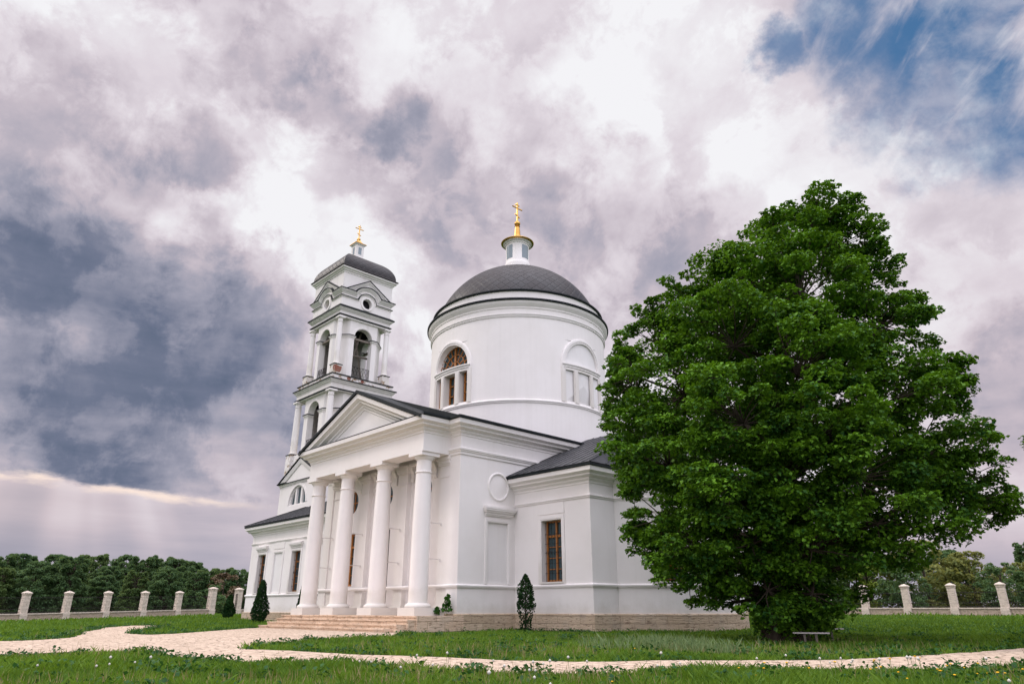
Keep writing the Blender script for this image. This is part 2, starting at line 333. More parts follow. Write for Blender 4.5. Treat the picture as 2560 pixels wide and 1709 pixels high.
mat('olive_leaf', 0.7, 0, 0.15, leaf_b((0.10, 0.15, 0.045), (0.25, 0.26, 0.09), 0.5, 0.45))
mat('brown_leaf', 0.8, 0, 0.1, leaf_b((0.12, 0.085, 0.055), (0.20, 0.15, 0.10), 0.5, 0.2))
mat('thuja_leaf', 0.8, 0, 0.1, leaf_b((0.008, 0.030, 0.012), (0.030, 0.075, 0.018), 2.0, 0.15))
mat('sapling_leaf', 0.5, 0, 0.3, leaf_b((0.020, 0.085, 0.015), (0.060, 0.170, 0.025), 4.0, 0.3))
mat('grass_blade', 0.6, 0, 0.25, leaf_b((0.040, 0.115, 0.010), (0.150, 0.260, 0.020), 0.5, 0.3))
mat('weed_leaf', 0.6, 0, 0.25, leaf_b((0.010, 0.055, 0.012), (0.040, 0.120, 0.022), 1.0, 0.25))
mat('straw', 0.9, 0, 0.1, leaf_b((0.22, 0.17, 0.08), (0.42, 0.34, 0.20), 2.0, 0.3))
mat('seed_grass', 0.9, 0, 0.1, leaf_b((0.10, 0.17, 0.07), (0.24, 0.32, 0.15), 1.5, 0.3))
mat('seed_fluff', 0.95, 0, 0.05, None, (0.56, 0.53, 0.47))
mat('petal', 0.7, 0, 0.2, None, (0.75, 0.42, 0.02))
mat('stem', 0.7, 0, 0.2, None, (0.16, 0.20, 0.07))

# ---------------------------------------------------------------- objects
def tag(o, label=None, cat=None, group=None, kind=None):
    if label: o['label'] = label
    if cat: o['category'] = cat
    if group: o['group'] = group
    if kind: o['kind'] = kind
    return o
def empty(name, loc, label, cat, group=None):
    o = bpy.data.objects.new(name, None); COL.objects.link(o); o.location = loc; o.empty_display_size = 0.3
    return tag(o, label, cat, group)
def root_loc(o):
    v = Vector((0, 0, 0))
    while o: v = v + Vector(o.location); o = o.parent
    return v

class MB:
    """Collects faces and links them as ONE mesh object."""
    def __init__(s): s.v = []; s.f = []; s.m = []; s.uv = {}
    def face(s, pts, m=0, uv=None):
        i = len(s.v); s.v += [tuple(p) for p in pts]; s.f.append(tuple(range(i, i + len(pts)))); s.m.append(m)
        if uv: s.uv[len(s.f) - 1] = uv
    def grid(s, rows, m=0, closed=False, uvs=None):
        i0 = len(s.v); n = len(rows[0])
        for r in rows: s.v += [tuple(p) for p in r]
        for a in range(len(rows) - 1):
            for b in range(n if closed else n - 1):
                c = (b + 1) % n
                s.f.append((i0 + a * n + b, i0 + a * n + c, i0 + (a + 1) * n + c, i0 + (a + 1) * n + b)); s.m.append(m)
                if uvs: s.uv[len(s.f) - 1] = (uvs(a, b), uvs(a, b + 1), uvs(a + 1, b + 1), uvs(a + 1, b))
    def box(s, x0, x1, y0, y1, z0, z1, m=0, M=None):
        P = [(x0, y0, z0), (x1, y0, z0), (x1, y1, z0), (x0, y1, z0), (x0, y0, z1), (x1, y0, z1), (x1, y1, z1), (x0, y1, z1)]
        if M: P = [tuple(M @ Vector(p)) for p in P]
        i = len(s.v); s.v += P
        for q in ((3, 2, 1, 0), (4, 5, 6, 7), (0, 1, 5, 4), (1, 2, 6, 5), (2, 3, 7, 6), (3, 0, 4, 7)):
            s.f.append(tuple(i + k for k in q)); s.m.append(m)
    def lathe(s, prof, c=(0, 0), seg=48, m=0, a0=0, a1=2 * math.pi, uv=None):
        full = abs(a1 - a0 - 2 * math.pi) < 1e-6
        n = seg if full else seg + 1
        rows = [[(c[0] + r * math.cos(a0 + (a1 - a0) * k / seg), c[1] + r * math.sin(a0 + (a1 - a0) * k / seg), z) for k in range(n)] for r, z in prof]
        s.grid(rows, m, full, (lambda a, b: (b / seg * uv[0], uv[1][a])) if uv else None)
    def tube(s, p0, p1, r0, r1=None, seg=6, m=0):
        r1 = r0 if r1 is None else r1
        p0 = Vector(p0); p1 = Vector(p1); d = (p1 - p0)
        if d.length < 1e-6: return
        q = d.to_track_quat('Z', 'Y')
        rows = [[tuple(p + q @ Vector((r * math.cos(2 * math.pi * k / seg), r * math.sin(2 * math.pi * k / seg), 0))) for k in range(seg)] for p, r in ((p0, r0), (p1, r1))]
        s.grid(rows, m, True)
        s.face(rows[1], m); s.face(rows[0][::-1], m)
    def sweep(s, path, prof, closed=True, m=0):
        """profile (out, z) along a plan polygon, mitred; outward is to the right of travel."""
        P = [Vector((a, b)) for a, b in path]; n = len(P); offs = []
        for i in range(n):
            e1 = (P[i] - P[i - 1]) if (closed or i > 0) else (P[1] - P[0])
            e2 = (P[(i + 1) % n] - P[i]) if (closed or i < n - 1) else (P[-1] - P[-2])
            n1 = Vector((e1.y, -e1.x)).normalized(); n2 = Vector((e2.y, -e2.x)).normalized()
            offs.append((n1 + n2) / (1 + n1.dot(n2)))
        rows = [[(P[i].x + offs[i].x * o, P[i].y + offs[i].y * o, z) for i in range(n)] for o, z in prof]
        s.grid(rows, m, closed)
    def panel(s, u0, u1, z0, z1, ops, fmap, depth, m=0, usub=None, back=None, mr=None):
        """wall face with rect / arch / round openings and reveals. op: (kind, u, halfw, z0, z_top_or_spring)"""
        mr = m if mr is None else mr
        us = {u0, u1}; zs = {z0, z1}; boxes = []
        for k, u, w, a, b in ops:
            top = b + w if k == 'arch' else (a + w if k == 'round' else b); bot = a - w if k == 'round' else a
            us |= {u - w, u + w}; zs |= {bot, top}; boxes.append((u - w, u + w, bot, top))
        us = sorted(us); zs = sorted(zs)
        if usub:
            full = []
            for a, b in zip(us, us[1:]):
                k = max(1, int(math.ceil((b - a) / usub))); full += [a + (b - a) * i / k for i in range(k)]
            us = full + [us[-1]]
        for a, b in zip(us, us[1:]):
            for c, d in zip(zs, zs[1:]):
                um, zm = (a + b) / 2, (c + d) / 2
                if any(x0 < um < x1 and y0 < zm < y1 for x0, x1, y0, y1 in boxes): continue
                s.face([fmap(a, c, 0), fmap(b, c, 0), fmap(b, d, 0), fmap(a, d, 0)], m)
        N = 10
        for k, u, w, a, b in ops:
            if k == 'rect': cont = [(u - w, a), (u + w, a), (u + w, b), (u - w, b)]
            elif k == 'arch':
                arc = [(u + w * math.cos(math.pi * i / (2 * N)), b + w * math.sin(math.pi * i / (2 * N))) for i in range(2 * N + 1)]
                cont = [(u - w, a), (u + w, a)] + arc
                for q in range(2):
                    cor = (u + w, b + w) if q == 0 else (u - w, b + w)
                    seg = arc[q * N:(q + 1) * N + 1]
                    for p1, p2 in zip(seg, seg[1:]): s.face([fmap(*cor, 0), fmap(*p2, 0), fmap(*p1, 0)], m)
            else:
                cont = [(u + w * math.cos(math.pi * i / (2 * N)), a + w * math.sin(math.pi * i / (2 * N))) for i in range(4 * N)]
                for q, (sx, sz) in enumerate(((1, 1), (-1, 1), (-1, -1), (1, -1))):
                    for i in range(q * N, (q + 1) * N):
                        s.face([fmap(u + sx * w, a + sz * w, 0), fmap(*cont[(i + 1) % (4 * N)], 0), fmap(*cont[i], 0)], m)
            for p1, p2 in zip(cont, cont[1:] + cont[:1]):
                s.face([fmap(*p1, 0), fmap(*p2, 0), fmap(*p2, depth), fmap(*p1, depth)], mr)
            if back is not None:
                cu = (u, (a + b) / 2 if k != 'round' else a)
                for p1, p2 in zip(cont, cont[1:] + cont[:1]): s.face([fmap(*cu, depth), fmap(*p1, depth), fmap(*p2, depth)], back)
    def trim(s, path, prof, fmap, m=0, closed=False, mitre=None):
        """profile (side, proud) along a line drawn on a wall (u, z); side is to the left of travel.
        mitre=(a, b): the two ends run to a - proud and b + proud so that trims of neighbouring walls meet."""
        P = [Vector(p) for p in path]; n = len(P); offs = []
        for i in range(n):
            e1 = (P[i] - P[i - 1]) if (closed or i > 0) else (P[1] - P[0])
            e2 = (P[(i + 1) % n] - P[i]) if (closed or i < n - 1) else (P[-1] - P[-2])
            n1 = Vector((-e1.y, e1.x)).normalized(); n2 = Vector((-e2.y, e2.x)).normalized()
            offs.append((n1 + n2) / max(0.3, 1 + n1.dot(n2)))
        rows = []
        for sd_, pr in prof:
            row = []
            for i in range(n):
                u = P[i].x + offs[i].x * sd_; z = P[i].y + offs[i].y * sd_
                if mitre and i == 0: u = mitre[0] - pr
                if mitre and i == n - 1: u = mitre[1] + pr
                row.append(fmap(u, z, -pr))
            rows.append(row)
        s.grid(rows, m, closed)
        if not closed and not mitre:
            s.face([r[0] for r in rows], m); s.face([r[-1] for r in rows][::-1], m)
    def build(s, name, mats, parent=None, loc=None, smooth=None, label=None):
        """loc: the object's origin in the world (default: its parent's)."""
        base = root_loc(parent); o_world = Vector(loc) if loc is not None else base
        me = bpy.data.meshes.new(name)
        V = np.array(s.v, dtype=float).reshape(-1, 3) - np.array(o_world)
        me.from_pydata(V.tolist(), [], s.f)
        mats = mats if isinstance(mats, (list, tuple)) else [mats]
        for mm in mats: me.materials.append(MATS[mm])
        if len(mats) > 1: me.polygons.foreach_set('material_index', s.m)
        if s.uv:
            uvl = me.uv_layers.new(name='UVMap')
            for fi, uvs in s.uv.items():
                for li, t in zip(me.polygons[fi].loop_indices, uvs): uvl.data[li].uv = t
        if smooth:
            me.polygons.foreach_set('use_smooth', [True] * len(me.polygons)); me.set_sharp_from_angle(angle=R(smooth))
        me.update()
        o = bpy.data.objects.new(name, me); COL.objects.link(o)
        if parent: o.parent = parent
        o.location = o_world - base
        if label: o['label'] = label
        return o
def copy_tree(o, parent=None):
    c = o.copy(); COL.objects.link(c)
    if parent is not None: c.parent = parent
    for ch in list(o.children): copy_tree(ch, c)
    return c
def tri_mesh(name, V, mats, parent=None, loc=(0, 0, 0), quads=False, midx=None):
    """big leaf / blade meshes straight from numpy: V is (faces, 3 or 4, 3)"""
    k = V.shape[1]; nf = V.shape[0]; me = bpy.data.meshes.new(name)
    me.vertices.add(nf * k); me.vertices.foreach_set('co', V.astype(np.float32).ravel())
    me.loops.add(nf * k); me.loops.foreach_set('vertex_index', np.arange(nf * k, dtype=np.int32))
    me.polygons.add(nf); me.polygons.foreach_set('loop_start', np.arange(0, nf * k, k, dtype=np.int32))
    mats = mats if isinstance(mats, (list, tuple)) else [mats]
    for m in mats: me.materials.append(MATS[m])
    if midx is not None: me.polygons.foreach_set('material_index', midx.astype(np.int32))
    me.update(calc_edges=True); me.validate()
    o = bpy.data.objects.new(name, me); COL.objects.link(o)
    if parent: o.parent = parent
    o.location = loc
    return o

# ================================================================ GROUND AND PATH
def sstep(x, a, b): t = np.clip((x - a) / (b - a), 0, 1); return t * t * (3 - 2 * t)
def ground(x, y):
    x = np.asarray(x, float); y = np.asarray(y, float)
    w = sstep(-x, 38.0, 55.0)
    gw = np.clip((y - 11) * 0.0215, 0, 0.40); ge = np.clip((y - 26) * 0.0130, 0, 0.48)
    return w * gw + (1 - w) * ge
def gz(x, y): return float(ground(x, y))
XC, YC = -30.44, 29.39
PATH = [(-2.2, 26), (-3.1, 19.5), (-3.35, 15.4), (-3.72, 14.1), (-4.30, 13.1), (-5.15, 12.1), (-6.0, 11.15), (-6.8, 10.0), (-7.45, 8.9), (-8.5, 8.15), (-10.8, 7.45), (-12.7, 6.95), (-14.3, 6.15),
        (-16.0, 5.9), (-17.5, 5.6), (-18.3, 4.3), (-17.9, 2.5), (-17.0, -1), (-25.6, -1), (-25.7, 2.5), (-25.9, 4.9), (-27.4, 6.3), (-30.5, 7.3), (-34.0, 8.2), (-38.0, 9.8), (-42.0, 11.2), (-45.0, 13.2), (-44.2, 14.6),
        (-40.0, 12.9), (-36.0, 11.0), (-33.0, 9.6), (-30.2, 8.9), (-28.7, 9.1), (-29.3, 10.2), (-32.3, 12.9), (-35.0, 15.4), (-36.0, 16.6), (-36.0, 17.2), (-24.4, 17.2), (-23.6, 16.2), (-22.9, 14.4), (-22.3, 12.2), (-20.3, 9.4), (-18.6, 8.1), (-16.9, 7.45),
        (-15.1, 7.95), (-13.3, 8.2), (-11.5, 8.9), (-9.75, 9.25), (-8.55, 10.05), (-7.9, 11.4), (-6.85, 12.4), (-5.9, 13.55), (-5.3, 15.9), (-4.85, 18.4), (-4.6, 21.0), (-4.2, 26)]
def inside(poly, x, y):
    x = np.asarray(x, float); y = np.asarray(y, float); r = np.zeros(x.shape, bool); n = len(poly)
    for i in range(n):
        x1, y1 = poly[i - 1]; x2, y2 = poly[i]
        c = ((y1 > y) != (y2 > y)); r ^= c & (x < (x2 - x1) * (y - y1) / ((y2 - y1) + 1e-12) + x1)
    return r
def rough_outline(poly, step, amp):
    out = []
    for i in range(len(poly)):
        a = Vector(poly[i]); b = Vector(poly[(i + 1) % len(poly)]); k = max(1, int((b - a).length / step))
        for j in range(k):
            p = a.lerp(b, j / k); out.append((p.x + random.uniform(-amp, amp), p.y + random.uniform(-amp, amp)))
    return out

def axis(lo, hi, fine, f0, f1, coarse):
    a = list(np.arange(f0, f1 + 1e-6, fine)); s = fine; x = f0
    while x > lo: s *= 1.35; x -= s; a.insert(0, x)
    s = fine; x = f1
    while x < hi: s *= 1.35; x += s; a.append(x)
    return np.array(a)
gx = axis(-900, 900, 1.0, -60, 12, 0); gy = axis(-300, 1200, 1.0, -4, 66, 0)
b = MB(); GX, GY = np.meshgrid(gx, gy)
bumpy = 0.03 * np.sin(GX * 1.3 + np.sin(GY * .7)) * np.cos(GY * 1.1) * ((GX > -60) & (GX < 12) & (GY < 66))
GZ = ground(GX, GY) - 0.03 + bumpy * 0.5
b.grid([[(GX[i, j], GY[i, j], GZ[i, j]) for j in range(len(gx))] for i in range(len(gy))])
o = b.build('lawn_ground', 'lawn', smooth=60); tag(o, kind='structure')

import mathutils.geometry as mg
def sheet(name, poly, z, material):
    tri = mg.tessellate_polygon([[Vector((p[0], p[1], 0)) for p in poly]])
    m = MB(); m.v = [(p[0], p[1], z + gz(*p)) for p in poly]; m.f = [tuple(t) for t in tri]; m.m = [0] * len(tri)
    o = m.build(name, material); tag(o, kind='structure'); return o
PATH = [(x * (.955 if i < 8 else .91), y * (.955 if i < 8 else .91)) if (0 < i < 14) else ((x * .93, y * .93) if (x, y) in ((-23.6, 16.2), (-22.9, 14.4), (-22.3, 12.2), (-20.3, 9.4), (-18.6, 8.1)) else (x, y)) for i, (x, y) in enumerate(PATH)]
path_outline = rough_outline(PATH, 0.35, 0.05)
sheet('stone_path', path_outline, 0.012, 'paving')

# ================================================================ CHURCH
church = empty('church', (XC, YC, 0), 'white neoclassical church with a round domed drum, columned portico and square bell tower', 'church')
XS0, XS1, YS0, YS1 = -36.45, -24.43, 19.91, 38.87                  # tall cross arm, running south-north
YA0, YA1 = 23.35, 35.43; XE = -19.71; XW = -53.65                  # low arms
XP0, XP1, YP = -35.75, -25.18, 18.32                               # portico entablature
PLZ = 0.63
def S_(Y): return lambda u, z, d: (u, Y + d, z)                     # south-facing wall
def E_(X): return lambda u, z, d: (X - d, u, z)                     # east-facing
def N_(Y): return lambda u, z, d: (u, Y - d, z)
def W_(X): return lambda u, z, d: (X + d, u, z)
WZ0, WZ1 = 2.0, 4.67

wl = MB()
# tall arm, south front: corner piers and the recessed porch wall with three bays
BAYS = (-27.52, -30.82, -34.12); BW = 0.56
YB = 20.2
wl.panel(-25.2, XS1, 0.3, 8.42, [], S_(YS0), 0); wl.panel(XS0, -35.72, 0.3, 8.42, [], S_(YS0), 0)
wl.face([(-25.2, YS0, .3), (-25.2, YB, .3), (-25.2, YB, 8.42), (-25.2, YS0, 8.42)]); wl.face([(-35.72, YS0, .3), (-35.72, YB, .3), (-35.72, YB, 8.42), (-35.72, YS0, 8.42)])
ops = []
for i, x in enumerate(BAYS):
    if i == 1: ops += [('rect', x, BW, PLZ, 4.67)]
    else: ops += [('rect', x, BW, WZ0, WZ1)]
    ops += [('round', x, 0.62, 6.35, 6.35)]
wl.panel(-35.72, -25.2, 0.3, 8.42, ops, S_(YB), 0.30)
# tall arm, sides
wl.panel(YS0, YS1, 0.3, 8.42, [('rect', 22.25, 0.64, 1.98, 4.63)], E_(XS1), 0.06, back=1)
wl.panel(YS0, YS1, 0.3, 8.42, [], W_(XS0), 0)
wl.panel(XS0, XS1, 0.3, 8.42, [], N_(YS1), 0)
# low east arm and apse
wl.panel(XS1, XE, 0.3, 6.06, [('rect', -22.03, 0.62, WZ0, 4.65)], S_(YA0), 0.42)
wl.panel(XS1, XE, 0.3, 6.06, [], N_(YA1), 0)
AC = (-21.8, YC); AR = 4.86; aa = math.asin(4.39 / AR)
wl.panel(YA0, YC - 4.39, 0.3, 6.06, [], E_(XE), 0); wl.panel(YC + 4.39, YA1, 0.3, 6.06, [], E_(XE), 0)
def ap(u, z, d): return (AC[0] + (AR - d) * math.cos(u / AR), AC[1] + (AR - d) * math.sin(u / AR), z)
wl.panel(-aa * AR, aa * AR, 0.3, 6.06, [('rect', -0.62 * AR, 0.60, WZ0, 4.65)], ap, 0.42, usub=0.3)
# low west arm
WWIN = (-51.65, -46.3, -43.55, -38.6)
wl.panel(XW, XS0, 0.3, 6.06, [('rect', x, 0.64, WZ0, WZ1) for x in WWIN] + [('rect', -48.98, 0.64, WZ0, WZ1), ('rect', -41.0, 0.64, WZ0, WZ1)], S_(YA0), 0.40)
wl.panel(XW, XS0, 0.3, 6.06, [], N_(YA1), 0); wl.panel(YA0, YA1, 0.3, 6.06, [], W_(XW), 0)
wl.box(-49.62, -48.34, YA0 + .05, YA0 + .2, WZ0, WZ1, 1); wl.box(-41.64, -40.36, YA0 + .05, YA0 + .2, WZ0, WZ1, 1)
# north porch gable and top walls closing the tall arm under its roof
wl.face([(XS0, YS1, 8.42), (XS1, YS1, 8.42), (-30.47, YS1, 11.3)])
wl.face([(XS0 - .02, YS0 + .02, 8.42), (XS1, YS0 + .02, 8.42), (-30.47, YS0 + .02, 10.4)])
wall = wl.build('wall', ['plaster', 'plaster_blind'], church)

# ---- limestone base
def plan(out, z0, z1, m=None):
    pass
apse_pts = [(AC[0] + AR * math.cos(a), AC[1] + AR * math.sin(a)) for a in np.linspace(-aa, aa, 25)]
OUT = [(XW, YA0), (XS0, YA0), (XS0, YS0), (XS1, YS0), (XS1, YA0), (XE, YA0)] + apse_pts + [(XE, YA1), (XS1, YA1), (XS1, YS1), (XS0, YS1), (XS0, YA1), (XW, YA1)]
pb = MB(); pb.sweep(OUT, [(0.10, -0.6), (0.10, 0.66), (0.085, 0.69), (0.0, 0.70)])
pb.build('stone_base', 'limestone', church)

# ---- string courses
def run(path, prof, name, m, parent=church, loc=None):
    t_ = MB(); t_.sweep(path, prof, closed=False); return t_.build(name, m, parent, loc=loc)
band = [(0, 1.74), (.045, 1.745), (.05, 1.785), (.075, 1.795), (.08, 1.85), (0.02, 1.90), (0, 1.90)]
sb = MB(); sb.sweep(OUT, band); sb.build('string_course', 'plaster', church)
s_low = [(0, 5.43), (.04, 5.435), (.045, 5.49), (.075, 5.50), (.08, 5.545), (0, 5.58)]
run([(XS1, YA0), (XE, YA0)] + apse_pts + [(XE, YA1), (XS1, YA1)], s_low, 'string_course', 'plaster')
run([(XS0, YA1), (XW, YA1), (XW, YA0), (XS0, YA0)], s_low, 'string_course', 'plaster')
s_high = [(0, 7.55), (.05, 7.555), (.055, 7.68), (.10, 7.69), (.105, 7.74), (.145, 7.76), (.15, 7.83), (0.02, 7.90), (0, 7.90)]
run([(-25.2, YS0 + .2), (-25.2, YS0), (XS1, YS0), (XS1, YS1), (XS0, YS1), (XS0, YS0), (-35.72, YS0), (-35.72, YS0 + .2)], s_high, 'string_course', 'plaster')

# ---- cornices
def cornice(z, k=1.0):
    return [(o * k, z + h * k) for o, h in ((0, 0), (.035, .02), (.035, .10), (.06, .11), (.13, .18), (.13, .24), (.16, .25), (.33, .32), (.33, .39), (.36, .40), (.46, .47), (.50, .475), (.52, .67), (0, .72))]
cb = MB()
HIGH = [(XS0, YS0), (XP0, YS0), (XP0, YP), (XP1, YP), (XP1, YS0), (XS1, YS0), (XS1, YS1), (XS0, YS1)]
cb.sweep(HIGH, cornice(8.42)); cb.build('cornice', 'plaster', church)
run([(XS1, YA0), (XE, YA0)] + apse_pts + [(XE, YA1), (XS1, YA1)], cornice(6.04), 'cornice', 'plaster')
run([(XS0, YA1), (XW, YA1), (XW, YA0), (XS0, YA0)], cornice(6.06), 'cornice', 'plaster')

# ---- portico: entablature, pediment
eb = MB()
eb.box(XP0, XP1, YP, YP + .92, 7.60, 8.42)                           # front beam
eb.box(XP1 - .8, XP1 - .002, YP + .922, YS0 + .28, 7.602, 8.42); eb.box(XP0 + .002, XP0 + .8, YP + .922, YS0 + .28, 7.602, 8.42)
eb.box(XP0 + .8, XP1 - .8, YP + .9, YB + .02, 8.1, 8.2, 1)             # porch ceiling
eb.build('entablature', ['plaster', 'plaster_blind'], church)
ped = MB(); xa, sl_ = -30.47, 0.418
ped.face([(XP0 - .3, YP + .005, 9.1), (XP1 + .3, YP + .005, 9.1), (xa, YP + .005, 11.2)])
prof = [(.0, -.98), (.04, -.95), (.04, -.86), (.13, -.78), (.13, -.70), (.33, -.60), (.33, -.52), (.46, -.42), (.50, -.41), (.52, -.18), (.2, -.16)]
rows = []
for o_, dz in prof:
    r = (11.5 + dz - 9.11) / sl_
    rows.append([(xa - r, YP - o_, 9.11), (xa, YP - o_, 11.5 + dz), (xa + r, YP - o_, 9.11)])
ped.grid(rows); ped.build('pediment', 'plaster', church)
# thin dark flashing on the horizontal cornice below the pediment
fl = MB(); fl.box(XP0 - .50, XP1 + .50, YP - .53, YP, 9.10, 9.135); fl.build('flashing', 'gutter_metal', church)

# ---- roofs
rf = MB()
ye = YP - .60
for sx in (-1, 1):                                                 # gable over the portico and the tall arm
    rf.face([(xa, ye, 11.52), (xa, 20.0, 11.52), (xa + sx * 5.78, 20.0, 11.52 - sl_ * 5.78), (xa + sx * 5.78, ye, 11.52 - sl_ * 5.78)])
    rf.face([(xa, ye, 11.52), (xa + sx * 5.78, ye, 11.52 - sl_ * 5.78), (xa + sx * 5.78, ye, 11.52 - sl_ * 5.78 - .15), (xa, ye, 11.36)])
    rf.face([(xa, ye, 11.36), (xa + sx * 5.78, ye, 11.36 - sl_ * 5.78), (xa + sx * 5.78, 20.0, 11.36 - sl_ * 5.78), (xa, 20.0, 11.36)])
    rf.face([(xa, 19.35, 11.50), (xa, YS1 + .5, 11.50), (xa + sx * 6.6, YS1 + .5, 9.17), (xa + sx * 6.6, 19.35, 9.17)])
    rf.face([(xa, 19.35, 11.50), (xa + sx * 6.6, 19.35, 9.17), (xa + sx * 5.2, 19.35, 9.17)])
for f_i, f_ in enumerate(rf.f):
    if f_i % 5 in (1, 2, 4): rf.m[f_i] = 1
rf.build('portico_roof', ['gutter_metal', 'gutter_metal'], church)
gp = [(-.04, 9.10), (.05, 9.10), (.09, 9.13), (.09, 9.22), (-.05, 9.24)]
k = .52
run([(XP1 + k, YP - k), (XP1 + k, YS0 - k), (XS1 + k, YS0 - k), (XS1 + k, YS1 + k)], gp, 'gutter', 'gutter_metal')
run([(XS0 - k, YS1 + k), (XS0 - k, YS0 - k), (XP0 - k, YS0 - k), (XP0 - k, YP - k)], gp, 'gutter', 'gutter_metal')
gl = [(-.02, 6.70), (.05, 6.70), (.08, 6.73), (.08, 6.81), (-.1, 6.83)]
k2 = .50
ap_out = [(AC[0] + (AR + k2) * math.cos(a), AC[1] + (AR + k2) * math.sin(a)) for a in np.linspace(-aa + .02, aa - .02, 25)]
run([(XS1, YA0 - k2), (XE + k2, YA0 - k2), (XE + k2, ap_out[0][1] - .05)] + ap_out + [(XE + k2, ap_out[-1][1] + .05), (XE + k2, YA1 + k2), (XS1, YA1 + k2)], gl, 'gutter', 'gutter_metal')
run([(XS0, YA1 + k2), (XW - k2, YA1 + k2), (XW - k2, YA0 - k2), (XS0, YA0 - k2)], [(o, z + .03) for o, z in gl], 'gutter', 'gutter_metal')

er = MB()
ez = 6.84; ey0, ey1 = YA0 - .60, YA1 + .60; ex = XE + .60; pk = (-20.6, YC, 9.80)
def eastz(y): return ez + (min(y - ey0, ey1 - y)) * 0.446
er.face([(XS1, ey0, ez), (ex, ey0, ez), pk, (XS1 - 2, YC, 9.80)]); er.face([(XS1 - 2, YC, 9.80), pk, (ex, ey1, ez), (XS1, ey1, ez)])
a0_, a1_ = (ex, ap_out[0][1] - .2, ez), (ex, ap_out[-1][1] + .2, ez)
er.face([(ex, ey0, ez), a0_, pk]); er.face([a1_, (ex, ey1, ez), pk])
cone = [a0_] + [(AC[0] + (AR + .6) * math.cos(a), AC[1] + (AR + .6) * math.sin(a), ez) for a in np.linspace(-aa + .03, aa - .03, 25)] + [a1_]
for p, q in zip(cone, cone[1:]): er.face([p, q, pk])
east_roof = er.build('east_roof', 'roof_metal', church)
sm = MB()                                                            # standing seams
def seam(m, p, q, h=.03, w=.014):
    p = Vector(p) + Vector((0, 0, h * .6)); q = Vector(q) + Vector((0, 0, h * .6)); m.tube(p, q, w, w, 4)
x = XS1 + .12
while x < ex - .25:
    # south slope: from the eave up to the ridge or the hip line towards the peak
    t = 1.0
    if x > pk[0]: t = (ex - x) / (ex - pk[0])
    y1 = ey0 + (YC - ey0) * t
    seam(sm, (x, ey0 + .05, ez + .02), (x, y1, ez + (y1 - ey0) * (9.80 - ez) / (YC - ey0)))
    x += .52
seam(sm, (ex, ey0, ez), pk, w=.03); seam(sm, (ex, ey0 + 1.1, ez), (Vector((ex, ey0 + 1.1, ez)).lerp(Vector(pk), .62)), w=.025); seam(sm, a0_, pk)
for p in cone[2:-2:3]: seam(sm, p, pk)
sm.build('roof_seams', 'seam_metal', east_roof)

wr = MB(); wz = 6.87; wx = XW - .60; r0 = (wx + (YC - ey0), YC, wz + (YC - ey0) * .446)
wr.face([(wx, ey0, wz), (XS0, ey0, wz), (XS0, YC, r0[2]), r0]); wr.face([(wx, ey1, wz), r0, (XS0, YC, r0[2]), (XS0, ey1, wz)]); wr.face([(wx, ey1, wz), (wx, ey0, wz), r0])
west_roof = wr.build('west_roof', 'roof_metal', church)
sm = MB(); x = wx + .5
while x < XS0:
    t = min(1, (x - wx) / (r0[0] - wx)); y1 = ey0 + (YC - ey0) * t
    seam(sm, (x, ey0 + .05, wz + .02), (x, y1, wz + (y1 - ey0) * .446)); x += .62
seam(sm, (wx, ey0, wz), r0, w=.03)
sm.build('roof_seams', 'seam_metal', west_roof)

# ---- portico columns, plinths, pilasters, steps, ties
COLX = (-25.76, -29.01, -32.40, -35.45); YCOL = 18.84
def column_mesh():
    m = MB()
    m.lathe([(.0, .31), (.545, .31), (.565, .34), (.565, .38), (.54, .43), (.47, .47), (.44, .49), (.425, .54), (.418, .9), (.410, 2.4), (.395, 4.0), (.368, 5.3), (.352, 6.02), (.352, 6.05), (.385, 6.06), (.40, 6.085), (.385, 6.115), (.35, 6.125), (.345, 6.62), (.36, 6.64), (.40, 6.68), (.455, 6.74), (.47, 6.77), (.47, 6.803), (0, 6.803)], seg=40)
    return m
first = None
for i, x in enumerate(COLX):
    if first is None:
        m = column_mesh(); m.v = [(a + x, b_ + YCOL, c + PLZ) for a, b_, c in m.v]
        first = m.build('column', 'plaster', church, loc=(x, YCOL, PLZ), smooth=35)
        a = MB(); a.box(x - .51, x + .51, YCOL - .53, YCOL + .49, 7.433, 7.66); ab = a.build('abacus', 'plaster', first, loc=(x, YCOL, PLZ))
        p = MB(); p.box(x - .60, x + .60, YCOL - .62, YS0 - .02, PLZ - .03, PLZ + .31); pl = p.build('column_plinth', 'plaster_old', first, loc=(x, YCOL, PLZ))
    else:
        c = copy_tree(first, church); c.location.x = x - XC
pfirst = None
for i, x in enumerate((-25.62, -28.98, -32.45, -35.40)):
    if pfirst is None:
        p = MB(); p.box(x - .36, x + .36, YB - .24, YB + .01, PLZ, 7.58)
        # base torus, neck ring and cap
        for z0, z1, e in ((PLZ, PLZ + .33, .10), (PLZ + .33, PLZ + .43, .07), (6.62, 6.67, .04), (7.18, 7.26, .06), (7.26, 7.40, .10), (7.40, 7.59, .14)):
            p.box(x - .36 - e, x + .36 + e, YB - .24 - e, YB + .011, z0 + .002, z1)
        pfirst = p.build('pilaster', 'plaster', church, loc=(x, YB, PLZ))
    else:
        c = copy_tree(pfirst, church); c.location.x = x - XC
